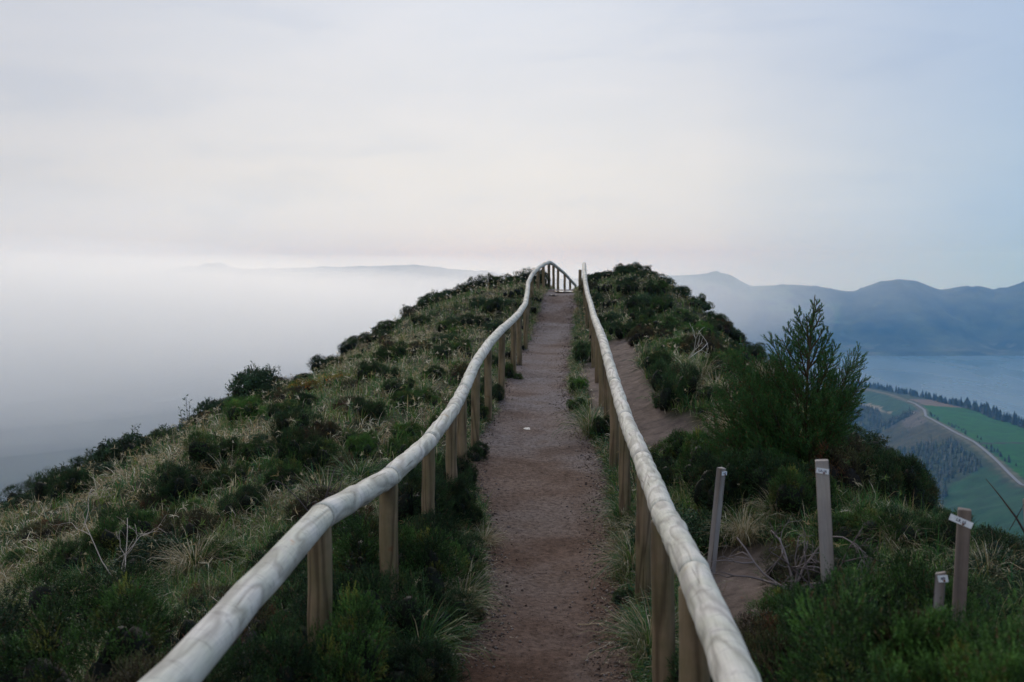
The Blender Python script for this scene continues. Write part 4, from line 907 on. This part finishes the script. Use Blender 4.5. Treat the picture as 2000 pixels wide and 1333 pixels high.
# ------------------------------------------------------------------ young cedar on the right bank
def cedar():
    rs = np.random.default_rng(5); x0, y0 = 2.44, 8.3
    e = bpy.data.objects.new('young_cedar_tree', None); COL.objects.link(e); e.location = (x0, y0, float(ground(x0, y0)) - .02)
    tag(e, 'young conifer with upswept feathery branches on the right bank', 'tree')
    gz = E - e.location.z; u = y0 / F
    bx_ = 1000 + x0 / u
    def tip(px, py, dy=0): return np.array([(px - bx_) * u, dy, gz - (py - HY) * u])
    wood = Geo(); st = []          # strands for needles
    def bez(a, b_, c, n=10):
        t_ = np.linspace(0, 1, n)[:, None]; return (1 - t_) ** 2 * a + 2 * t_ * (1 - t_) * b_ + t_ ** 2 * c
    trunk = bez(np.array([0, 0, -.1]), np.array([-.02, 0, .7]), tip(1592, 576), 24); V, T = tube(trunk, np.linspace(.022, .003, 24), 7); wood.add(V, T, (.085, .055, .035))
    def strand(P, dens=1.0): st.append((P, dens))
    def branch(a, c, lift=.5, r=.009, sub=.30, tertiary=True):
        d = c - a; ln = np.linalg.norm(d)
        mid = a + d * .5 + np.array([d[0] * .12, d[1] * .12, -lift * ln * .30])
        P = bez(a, mid, c, 14); V, T = tube(P, np.linspace(r, .0018, 14), 5); wood.add(V, T, (.075, .055, .03))
        strand(P[4:])
        n = max(5, int(ln / .026)); side = 1
        for i in range(n):
            t_ = .15 + .83 * (i + rs.random() * .5) / n; k = t_ * 13; q = P[int(k)] + (P[min(int(k) + 1, 13)] - P[int(k)]) * (k % 1)
            dd = unit(P[min(int(k) + 1, 13)] - P[max(int(k) - 1, 0)])
            pr = unit(np.cross(dd, np.array([0, 1, 0]) + rs.normal(0, .7, 3))) * side; side = -side
            L2 = sub * ln * (1 - .72 * t_) * rs.uniform(.6, 1.2) + .025
            e1 = q + unit(dd * .75 + pr * .65) * L2 * .55; e2 = e1 + unit(dd * .8 + pr * .35 + np.array([0, 0, .35]) + rs.normal(0, .12, 3)) * L2 * .45
            Q = bez(q, e1, e2, 7); V, T = tube(Q, np.linspace(.003, .001, 7), 3, False); wood.add(V, T, (.06, .06, .025)); strand(Q)
            if tertiary and L2 > .06:
                for s2 in range(4):
                    w_ = Q[1 + s2]; dq = unit(Q[2 + s2] - Q[s2]); pp = unit(np.cross(dq, rs.normal(size=3)))
                    strand(bez(w_, w_ + (dq + pp * .7) * L2 * .18, w_ + unit(dq + pp * .5 + np.array([0, 0, .2])) * L2 * .42, 5))
    zt = lambda f: trunk[int(f * 23)]
    for f, px, py, dy in [(.93, 1606, 600, 0), (.86, 1581, 612, .03), (.80, 1556, 608, .02), (.78, 1608, 636, -.05), (.72, 1540, 641, .05), (.68, 1608, 662, .05), (.64, 1527, 662, 0), (.60, 1612, 690, -.1), (.55, 1506, 657, .02), (.52, 1620, 700, .1),
                          (.44, 1678, 690, .0), (.42, 1683, 707, .08), (.38, 1681, 738, -.06), (.34, 1650, 712, -.12), (.32, 1677, 770, .05), (.27, 1669, 803, -.02), (.25, 1655, 790, .15), (.48, 1512, 690, -.12), (.40, 1480, 700, .1), (.36, 1530, 720, -.25),
                          (.30, 1425, 700, .05), (.26, 1448, 690, .18), (.24, 1405, 745, -.08), (.20, 1395, 784, .05), (.17, 1382, 820, -.12), (.15, 1440, 770, -.25), (.22, 1480, 760, -.3), (.14, 1400, 855, .02), (.12, 1450, 850, -.35), (.10, 1385, 850, .1),
                          (.16, 1520, 800, -.38), (.12, 1560, 830, -.42), (.14, 1610, 800, -.35), (.10, 1630, 850, -.2), (.20, 1590, 760, -.35), (.10, 1490, 870, -.4), (.08, 1420, 880, -.15), (.3, 1560, 740, -.25), (.2, 1460, 800, .1), (.28, 1500, 740, .2), (.18, 1640, 830, .1), (.9, 1598, 585, .03), (.84, 1600, 612, -.06), (.76, 1572, 618, -.05), (.7, 1566, 640, .1), (.66, 1622, 650, .0), (.62, 1550, 660, -.12), (.58, 1590, 650, .18), (.5, 1545, 680, .2), (.5, 1630, 672, -.05), (.46, 1600, 700, -.25), (.42, 1500, 710, .0), (.38, 1640, 730, .15), (.34, 1460, 720, .0), (.36, 1665, 752, -.15), (.26, 1640, 770, -.3), (.3, 1440, 730, -.2), (.24, 1600, 790, -.4), (.2, 1420, 800, .2), (.16, 1460, 830, -.2), (.14, 1540, 850, -.3), (.18, 1650, 812, .2)]:
        branch(zt(f), tip(px, py, dy), lift=.5 if abs(px - bx_) > 50 else .15, sub=.40 if f > .5 else .42)
    wd = wood.mesh('trunk', True); obj('trunk', wd, M_bark, e)
    # needles along every strand
    Bs = []; As = []; Ls = []; 
    for P, dens in st:
        seg = P[1:] - P[:-1]; l = np.linalg.norm(seg, axis=1); ok = l > 1e-5
        Bs.append(P[:-1][ok]); As.append(seg[ok] / l[ok, None]); Ls.append(l[ok])
    Bs = np.vstack(Bs); As = np.vstack(As); Ls = np.concatenate(Ls)
    # split long pieces so needle spacing stays even
    reps = np.maximum(1, np.round(Ls / .012).astype(int)); B2 = np.repeat(Bs, reps, 0); A2 = np.repeat(As, reps, 0); L2 = np.repeat(Ls / reps, reps)
    k = np.concatenate([np.arange(r_) for r_ in reps]); B2 = B2 + A2 * (L2 * k)[:, None]
    u_ = np.clip(rs.normal(.5, .25, len(B2)), 0, 1)[:, None]; hz = np.clip(B2[:, 2:3] / 1.3, 0, 1)
    col = np.array([.026, .090, .026]) * (1 - u_) + np.array([.090, .200, .045]) * u_
    rd = rs.random(len(B2)) < .06; col[rd] = (.16, .08, .03)
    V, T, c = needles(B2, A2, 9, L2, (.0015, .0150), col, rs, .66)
    fo = obj('needles', mesh_np('needles', V, T, c), M_leaf, e); fo['kind'] = 'stuff'
    print('cedar needles tris', len(T))
cedar()

# ------------------------------------------------------------------ far land: crater, lake, headland
WL = E - 470.0
SX = [-2500, -600, -200, 0, 100, 200, 430, 450, 500, 700, 800, 850, 900, 960, 990, 1100, 1250, 1290, 1330, 1370, 1400, 1425, 1450, 1462, 1500, 1550, 1600, 1650, 1668, 1690, 1720, 1760, 1790, 1820, 1840, 1860, 1910, 1940, 1965, 2000, 2100, 2400, 2800, 4500]
SY = [560, 562, 558, 556, 553, 545, 514, 524, 526, 521, 518, 521, 529, 532, 541, 546, 544, 540, 538, 536, 531, 537, 551, 559, 558, 556, 560, 569, 570, 560, 550, 546, 549, 561, 568, 565, 559, 566, 563, 553, 545, 540, 552, 560]
def crater(X, Y):
    X = np.asarray(X, float); Y = np.asarray(Y, float)
    r_ = np.hypot(X, Y); px = 1000 + F * X / np.maximum(Y, 300)
    w = sm((px - 1100) / 200)
    Yr = lerp(5000., 6200., w); Ys = lerp(3900., 5080., w) + 60 * fbm(X / 500, Y * 0, 3, 3)
    top = E - (np.interp(px, SX, SY) - HY) / F * Yr
    t_ = (Y - Ys) / (Yr - Ys)
    wall = WL + 14 * sm(t_ / .06) + 16 * np.clip(t_, 0, 1) + (top - WL - 30) * sm((t_ - .10) / .90) ** .85
    gul = fbm(X / 260, Y / 900, 13, 4); wall = wall + np.clip(t_, 0, 1) * (1 - np.clip(t_, 0, 1)) * 250 * gul + 13 * fbm(X / 45, Y / 70, 14, 3) * sm(t_ / .3)
    back = top - .22 * (Y - Yr)
    z = np.where(t_ <= 0, WL - 25 * sm(-t_ * 20), np.where(t_ < 1, wall, np.maximum(back, -735)))
    # low land on the left crater floor, with one arm of water
    landL = sm((900 - px) / 150) * (t_ <= .02)
    bay = sm(1 - np.hypot((X + 1930) / 430, (Y - 3330) / 330) * 1.0 + .12 * fbm(X / 120, Y / 120, 17, 3)) > .02
    z = np.where((landL > 0) & ~bay, np.maximum(z, WL - 25 + landL * (37 + 20 * fbm(X / 300, Y / 300, 18, 3))), z)
    return z
cxs = np.linspace(-5200, 5600, 520); cys = np.concatenate([np.linspace(-3000, 2800, 80), np.linspace(2820, 7200, 300), np.linspace(7300, 11000, 30)])
CX, CY = np.meshgrid(cxs, cys); CZ = crater(CX, CY)
nf_ = fbm(CX / 140, CY / 140, 19, 4)[..., None] * .5 + .5
h_ = np.clip((CZ - WL) / 300, 0, 1)[..., None]
nf_ = np.clip((nf_ - .5) * 1.8 + .5, 0, 1); ccol = np.array([.010, .022, .010]) * (1 - nf_) + np.array([.065, .078, .034]) * nf_
fld = (fbm(CX / 230, CY / 120, 29, 2)[..., None] > .12) & (h_ < .14) ; fld = fld & ((1000 + F * CX / np.maximum(CY, 300))[..., None] > 900); ccol = np.where(fld, np.array([.065, .085, .042]), ccol)
tan = (fbm(CX / 90, CY / 50, 31, 2)[..., None] > .35) & (h_ < .12) & ((1000 + F * CX / np.maximum(CY, 300))[..., None] > 900); ccol = np.where(tan, np.array([.085, .088, .055]), ccol)
px_ = (1000 + F * CX / np.maximum(CY, 300))[..., None]
past = (fbm(CX / 300, CY / 260, 37, 3)[..., None] > .1) & (h_ > .45) & (px_ < 1640) & (px_ > 1250); ccol = np.where(past, np.array([.075, .115, .04]), ccol)
tag(obj('crater_terrain', grid_mesh('crater_terrain', CX, CY, CZ, ccol), M_far), kind='structure')

M_lake, t, b = new_mat('lake_water'); b.inputs['Base Color'].default_value = (.03, .10, .16, 1); b.inputs['Roughness'].default_value = .10; b.inputs['Specular IOR Level'].default_value = .5; b.inputs['IOR'].default_value = 1.33
tcn = N(t, 'ShaderNodeTexCoord'); mp = N(t, 'ShaderNodeMapping'); mp.inputs['Scale'].default_value = (.004, .0012, 1); L(t, tcn, 'Object', mp, 0)
nl_ = N(t, 'ShaderNodeTexNoise', i_Scale=1.0, i_Detail=5.0, i_Distortion=.6); L(t, mp, 0, nl_, 'Vector'); rl = N(t, 'ShaderNodeMapRange', i_1=.35, i_2=.65, i_3=.20, i_4=.34); L(t, nl_, 'Fac', rl, 0); L(t, rl, 0, b, 'Roughness')
n3 = N(t, 'ShaderNodeTexNoise', i_Scale=.08, i_Detail=4.0); L(t, tcn, 'Object', n3, 'Vector'); bp = N(t, 'ShaderNodeBump', i_Strength=.0, i_Distance=.5)
tag(obj('lake', mesh_np('lake', [(-5000, 400, WL), (5400, 400, WL), (5400, 5600, WL), (-5000, 5600, WL)], [(0, 1, 2, 3)]), M_lake), kind='structure')
SEA = -738.0
tag(obj('sea', mesh_np('sea', [(-24500, -24500, SEA), (24500, -24500, SEA), (24500, 24500, SEA), (-24500, 24500, SEA)], [(0, 1, 2, 3)]), M_lake), kind='structure')

SPY = [300, 800, 1200, 1330, 1480, 1680, 1850, 1950, 2050, 2300, 2500, 2700, 2900, 3150]
SPX = [560, 600, 617, 650, 685, 735, 766, 806, 833, 872, 887, 889, 880, 868]
SPD = [120, 205, 268, 267, 266, 277, 284, 287, 290, 302, 315, 329, 372, 492]
def headland(X, Y):
    X = np.asarray(X, float); Y = np.asarray(Y, float)
    s = X - np.interp(Y, SPY, SPX); zs = E - np.interp(Y, SPY, SPD)
    ed = np.interp(Y, [1200, 1750, 1850, 2050, 2300, 2500], [170, 150, 140, 100, 52, 40])
    sl = np.maximum(-s - 6, 0); sr = np.maximum(s - 6, 0)
    rid = fbm(Y / 130 + .25 * X / 60, X / 400, 43, 4)
    z = zs - .37 * sl - sl * .0004 * sl + rid * np.clip(sl / 90, 0, 1) * 22 + 2.5 * fbm(X / 14, Y / 14, 44, 3) * sm(sl / 20)
    z = z - .045 * sr - .6 * soft(sr - ed, 20) + 1.5 * fbm(X / 60, Y / 60, 45, 3) * sm(sr / 20)
    return z
hx = np.arange(150, 1250, 6.); hy = np.arange(700, 3200, 9.); HX, HYg = np.meshgrid(hx, hy); HZ = headland(HX, HYg)
s_ = HX - np.interp(HYg, SPY, SPX)
n4 = fbm(HX / 30, HYg / 30, 46, 4)[..., None] * .5 + .5; n5 = fbm(HX / 90, HYg / 90, 47, 3)
hc = np.array([.022, .040, .020]) * (1 - n4) + np.array([.045, .065, .028]) * n4
brush = (s_ < -8) & (s_ > -190 + 40 * n5) & (HYg > 1500 + 50 * n5 - s_ * 1.2) & (HYg < 1930 + 30 * n5 + .8 * s_)
hc = np.where(brush[..., None], lerp(np.array([.030, .040, .020]), np.array([.085, .075, .038]), n4 ** 1.8), hc)
field = (s_ > 9) & (HYg < 2040 - .25 * s_)
hc = np.where(field[..., None], np.array([.012, .092, .008]) * (.85 + .3 * n4), hc)
lowf_ = (s_ < -16) & (HYg < 1330 + n5 * 60) & (s_ > -60 - (1330 - HYg) * .35)
hc = np.where(lowf_[..., None], np.array([.018, .065, .022]) * (.8 + .4 * n4), hc)
tri_ = (s_ < -10) & (s_ > -62 - 10 * n5) & (HYg > 1960) & (HYg < 2420); hc = np.where(tri_[..., None], np.array([.020, .062, .026]) * (.85 + .3 * n4), hc)
bare_ = (s_ > 14) & (HYg > 2040 - .25 * s_) & (HYg < 2180) ; hc = np.where(bare_[..., None], np.array([.15, .11, .075]) * (.8 + .4 * n4), hc)
trk = (np.abs(s_ + 66 + 14 * n5) < 5) & (HYg > 2000) & (HYg < 2700); hc = np.where(trk[..., None], np.array([.20, .18, .12]), hc)
lay = (s_ < -5) & (s_ > -42) & (HYg > 1780) & (HYg < 1960); hc = np.where(lay[..., None], np.array([.10, .09, .07]), hc)
rs_ = (np.abs(s_) < 8) & (HYg < 2700) ; hc = np.where(rs_[..., None], lerp(np.array([.10, .11, .06]), np.array([.11, .095, .06]), n4), hc)
hd = (np.abs(HYg - 1500 - .35 * (s_ - 80)) < 7) & (s_ > 9); hc = np.where(hd[..., None], np.array([.03, .035, .02]), hc)
tag(obj('headland_terrain', grid_mesh('headland_terrain', HX, HYg, HZ, hc), M_head), kind='structure')
# the road along its crest
M_road, t, b = new_mat('pale_asphalt'); b.inputs['Base Color'].default_value = (.19, .20, .22, 1)
ry = np.arange(760, 2120, 12.); off = 2.5 * np.sin(ry / 70)
rxm = np.interp(ry, SPY, SPX) + off
rV = []; 
for sgn in (-2.2, 2.2): rV.append(np.stack([rxm + sgn, ry, headland(rxm, ry) + 1.0], -1))
V = np.stack(rV, 1).reshape(-1, 3); n_ = len(ry); T = np.array([[2 * i, 2 * i + 1, 2 * i + 3, 2 * i + 2] for i in range(n_ - 1)])
tag(obj('road', mesh_np('road', V, T), M_road), kind='structure')

# conifers: the tree line behind the fields, bushes by the road, forest on the slope
def conifer_geo(seed, rings=5, sides=7):
    rs = np.random.default_rng(seed); g = Geo()
    V, T = tube([(0, 0, -.05), (0, 0, .9)], [.022, .006], 4); g.add(V, T, (.04, .03, .02))
    for k in range(rings):
        z0 = .10 + .74 * k / rings; r = .21 * (1 - k / (rings + .6)) * rs.uniform(.85, 1.15); th = np.linspace(0, 6.283, sides * 2, endpoint=False) + rs.random()
        rad = r * np.where(np.arange(sides * 2) % 2, .55, 1.0) * rs.uniform(.75, 1.2, sides * 2)
        P = np.stack([np.cos(th) * rad, np.sin(th) * rad, z0 - .03 + rs.normal(0, .012, sides * 2)], -1); ap = np.array([[rs.normal(0, .01), rs.normal(0, .01), z0 + .30]])
        V = np.vstack([P, ap]); m_ = sides * 2; T = [(i, (i + 1) % m_, m_) for i in range(m_)]
        g.add(V, T, np.array([.020, .038, .018]) * rs.uniform(.75, 1.3))
    return g
CG = [conifer_geo(s) for s in (1, 2, 3, 4)]; CM = [g_.mesh('conifer_tree') for g_ in CG]
for m_ in CM: m_.materials.append(M_leaf)
ntree = 0
def conifer(x, y, h, lab, group):
    global ntree
    o = bpy.data.objects.new('conifer_tree', R.choice(CM)); COL.objects.link(o); o.location = (x, y, float(headland(x, y)) - .5)
    w = R.uniform(1.1, 1.9); o.scale = (h * w, h * w, h); o.rotation_euler = (0, 0, R.uniform(0, 6.28)); tag(o, lab, 'tree', group); ntree += 1
for yy in np.arange(1600, 2060, 3.9):
    if 1738 < yy < 1752 or 1612 < yy < 1622: continue
    ed = float(np.interp(yy, [1200, 1750, 1850, 2050, 2300, 2500], [170, 150, 140, 100, 52, 40])); x = float(np.interp(yy, SPY, SPX)) + ed + R.uniform(-12, 9)
    conifer(x, yy, R.uniform(10, 25), 'dark conifer in the shelter belt between the green field and the lake', 'conifers of the shelter belt on the headland')
for yy in np.arange(2060, 2760, 5.1):
    ed = float(np.interp(yy, [1200, 1750, 1850, 2050, 2300, 2500], [170, 150, 140, 100, 52, 40])); x = float(np.interp(yy, SPY, SPX)) + ed + R.uniform(-16, 10)
    conifer(x, yy, R.uniform(11, 19), 'dark conifer in the far row on the headland crest above the lake', 'conifers of the far row on the headland')
for i in range(34):
    yy = R.uniform(1300, 1900); x = float(np.interp(yy, SPY, SPX)) + R.uniform(9, 22); conifer(x, yy, R.uniform(4, 9), 'small dark tree on the field side of the crest road', 'small trees beside the crest road')
def forest(name, n, cond, hr):
    X = rng.uniform(330, 900, n * 3); Y = rng.uniform(900, 2700, n * 3); s = X - np.interp(Y, SPY, SPX); ok = cond(s, Y, X); X, Y = X[ok][:n], Y[ok][:n]; n = len(X)
    V0, T0, C0 = [], [], []; gl_ = [conifer_geo(s_, 3, 3) for s_ in (7, 8, 9)]
    off_ = 0; Vs, Ts, Cs = [], [], []
    kk = rng.integers(0, 3, n); Z = headland(X, Y) - .5; hh = rng.uniform(hr[0], hr[1], n); ww = rng.uniform(.9, 1.4, n)
    for k in range(3):
        i = np.where(kk == k)[0]; g_ = gl_[k]; V = np.vstack(g_.V); T = np.vstack(g_.T); C = np.vstack(g_.C)
        P = V[None] * np.stack([hh[i] * ww[i], hh[i] * ww[i], hh[i]], -1)[:, None] + np.stack([X[i], Y[i], Z[i]], -1)[:, None]
        Vs.append(P.reshape(-1, 3)); Ts.append((T[None] + (np.arange(len(i)) * len(V))[:, None, None]).reshape(-1, 3) + off_); Cs.append((C[None] * rng.uniform(.6, 1.5, (len(i), 1, 1))).reshape(-1, 3)); off_ += len(i) * len(V)
    tag(obj(name, mesh_np(name, np.vstack(Vs), np.vstack(Ts), np.vstack(Cs)), M_leaf), kind='stuff')
def in_forest(s, Y, X):
    b_ = (Y > 1500 - s * 1.2) & (Y < 1930 + .8 * s) & (s > -190)
    top = (Y > 1960) & (s > -75)
    low = (Y < 1330) & (s > -60 - (1330 - Y) * .35)
    return (s < -20) & ~b_ & ~top & ~low
forest('headland_forest', 11000, in_forest, (8, 15))
forest('headland_scrub', 5500, lambda s, Y, X: (s < -14) & (Y > 1350) & (Y < 2050) & (fbm(X / 35, Y / 35, 77, 3) > -.1), (1.5, 4.5))

# two white vehicles on the lay-by beside the road, a white hut at the field's edge
M_white, t, b = new_mat('white_paint'); b.inputs['Base Color'].default_value = (.8, .8, .8, 1); b.inputs['Roughness'].default_value = .3
M_gl, t, b = new_mat('dark_glass'); b.inputs['Base Color'].default_value = (.02, .025, .03, 1); b.inputs['Roughness'].default_value = .1
M_tyre, t, b = new_mat('tyre_rubber'); b.inputs['Base Color'].default_value = (.02, .02, .02, 1)
def vehicle(x, y, rz, h, ln, lab):
    e = bpy.data.objects.new('parked_car', None); COL.objects.link(e); e.location = (x, y, float(headland(x, y)) + .6); e.rotation_euler = (0, 0, rz); tag(e, lab, 'car', 'vehicles on the lay-by')
    hw = .9; prof = [(-ln / 2, .35), (-ln / 2, .9), (-ln / 2 + .3, 1.0), (-ln * .28, h), (ln * .22, h), (ln * .36, 1.05), (ln / 2, .85), (ln / 2, .35)]
    V = [(px, s * hw * (.86 if pz > 1.2 else 1), pz) for s in (-1, 1) for px, pz in prof]; k = len(prof); fc = [tuple(range(k - 1, -1, -1)), tuple(range(k, 2 * k))] + [(i, (i + 1) % k, (i + 1) % k + k, i + k) for i in range(k)]
    me = bpy.data.meshes.new('body'); me.from_pydata(V, [], fc); obj('body', me, M_white, e)
    me = bpy.data.meshes.new('window'); me.from_pydata([(-ln * .30, -hw * .93, 1.05), (ln * .30, -hw * .93, 1.05), (ln * .2, -hw * .89, h - .1), (-ln * .26, -hw * .89, h - .1)], [], [(0, 1, 2, 3)]); obj('window', me, M_gl, e)
    for sx in (-.32, .32):
        for sy in (-1, 1):
            V, T = tube([(sx * ln, sy * .75, .34), (sx * ln, sy * .93, .34)], [.34, .34], 10); obj('wheel', mesh_np('wheel', V, T), M_tyre, e)
x, y = hit(1772, 812, headland, 1300, 2600, 2600); vehicle(x, y, .5, 2.6, 6.2, 'white van parked on the lay-by left of the crest road'); vehicle(x + 9, y - 9, .9, 1.5, 4.3, 'small pale car parked right of the white van')

# ------------------------------------------------------------------ fog banks drifting over the crater (real volumes)
def vol_mat(name, dens, col, aniso=.3):
    m = bpy.data.materials.new(name); m.use_nodes = True; t = m.node_tree; t.nodes.clear()
    v_ = N(t, 'ShaderNodeVolumePrincipled'); v_.inputs['Density'].default_value = dens; v_.inputs['Color'].default_value = (*col, 1); v_.inputs['Anisotropy'].default_value = aniso; v_.inputs['Absorption Color'].default_value = (1, 1, 1, 1)
    o_ = N(t, 'ShaderNodeOutputMaterial'); L(t, v_, 0, o_, 'Volume'); return m
def bank(cx, cy_, cz, rx_, ry_, rz_, od, seed, lab, yaw=0, col=(1, 1, 1)):
    V0, T = ico(5)
    n_ = fbm(V0[:, 0] * 1.3 + seed, V0[:, 1] * 1.3 + V0[:, 2] * 1.1, seed, 3)
    V0 = V0 * (1 + .20 * n_)[:, None] * np.array([rx_, ry_, rz_]); root = None
    for k, sc in enumerate((1.0, .86, .70, .52, .34)):      # nested layers: thin rim, thicker heart
        V = V0 * sc; zt = 255 - cz - k
        V[:, 2] = np.where(V[:, 2] > zt * .5, zt * .5 + zt * .5 * np.tanh((V[:, 2] - zt * .5) / (zt * .5)), V[:, 2])
        nm = 'fog_bank' if k == 0 else 'fog_layer'
        o = obj(nm, mesh_np(nm, V, T, smooth=True), vol_mat('fog', od / (2 * ry_) / 3.4, col, .55), parent=root)
        if k == 0: o.location = (cx, cy_, cz); o.rotation_euler = (0, 0, yaw); tag(o, lab, None, None, 'stuff'); root = o
    return root
FOG = True
if FOG:
    bank(-2200, 3200, -220, 2400, 1700, 290, 5.5, 1, 'thick pale fog filling the left of the crater')
    bank(-700, 3700, -220, 1300, 1000, 270, 2.6, 2, 'fog against the far left rim')
    bank(-2100, 2300, -400, 2300, 1500, 300, 2.0, 3, 'low thinner fog over the crater floor')
    bank(1000, 4600, -110, 1500, 600, 190, .25, 4, 'thin wisp over the far shore')
    bank(250, 4200, -190, 1100, 600, 260, 1.3, 5, 'wisp of fog behind the ridge')
    bank(-1500, 2700, 70, 1700, 700, 170, .25, 7, 'thin mist drifting above the left fog')
    bank(-2100, 3900, -80, 1500, 900, 200, 2.2, 8, 'fog bank swallowing the far left hills')
    bank(-4200, 11500, -290, 6500, 3600, 440, 3.0, 6, 'distant fog lying over the sea beyond the crater rim')

# ------------------------------------------------------------------ haze
HB = 25000.0; top = 262.0; bot = SEA - 1.0
V = [(x * HB, y * HB, z) for z in (bot, top) for x, y in ((-1, -1), (1, -1), (1, 1), (-1, 1))]
T = [(3, 2, 1, 0), (4, 5, 6, 7), (0, 1, 5, 4), (1, 2, 6, 5), (2, 3, 7, 6), (3, 0, 4, 7)]
hz_ = obj('haze', mesh_np('haze', V, T), vol_mat('haze', 1.05e-4, (.19, .49, 1.0), .25)); tag(hz_, kind='stuff')
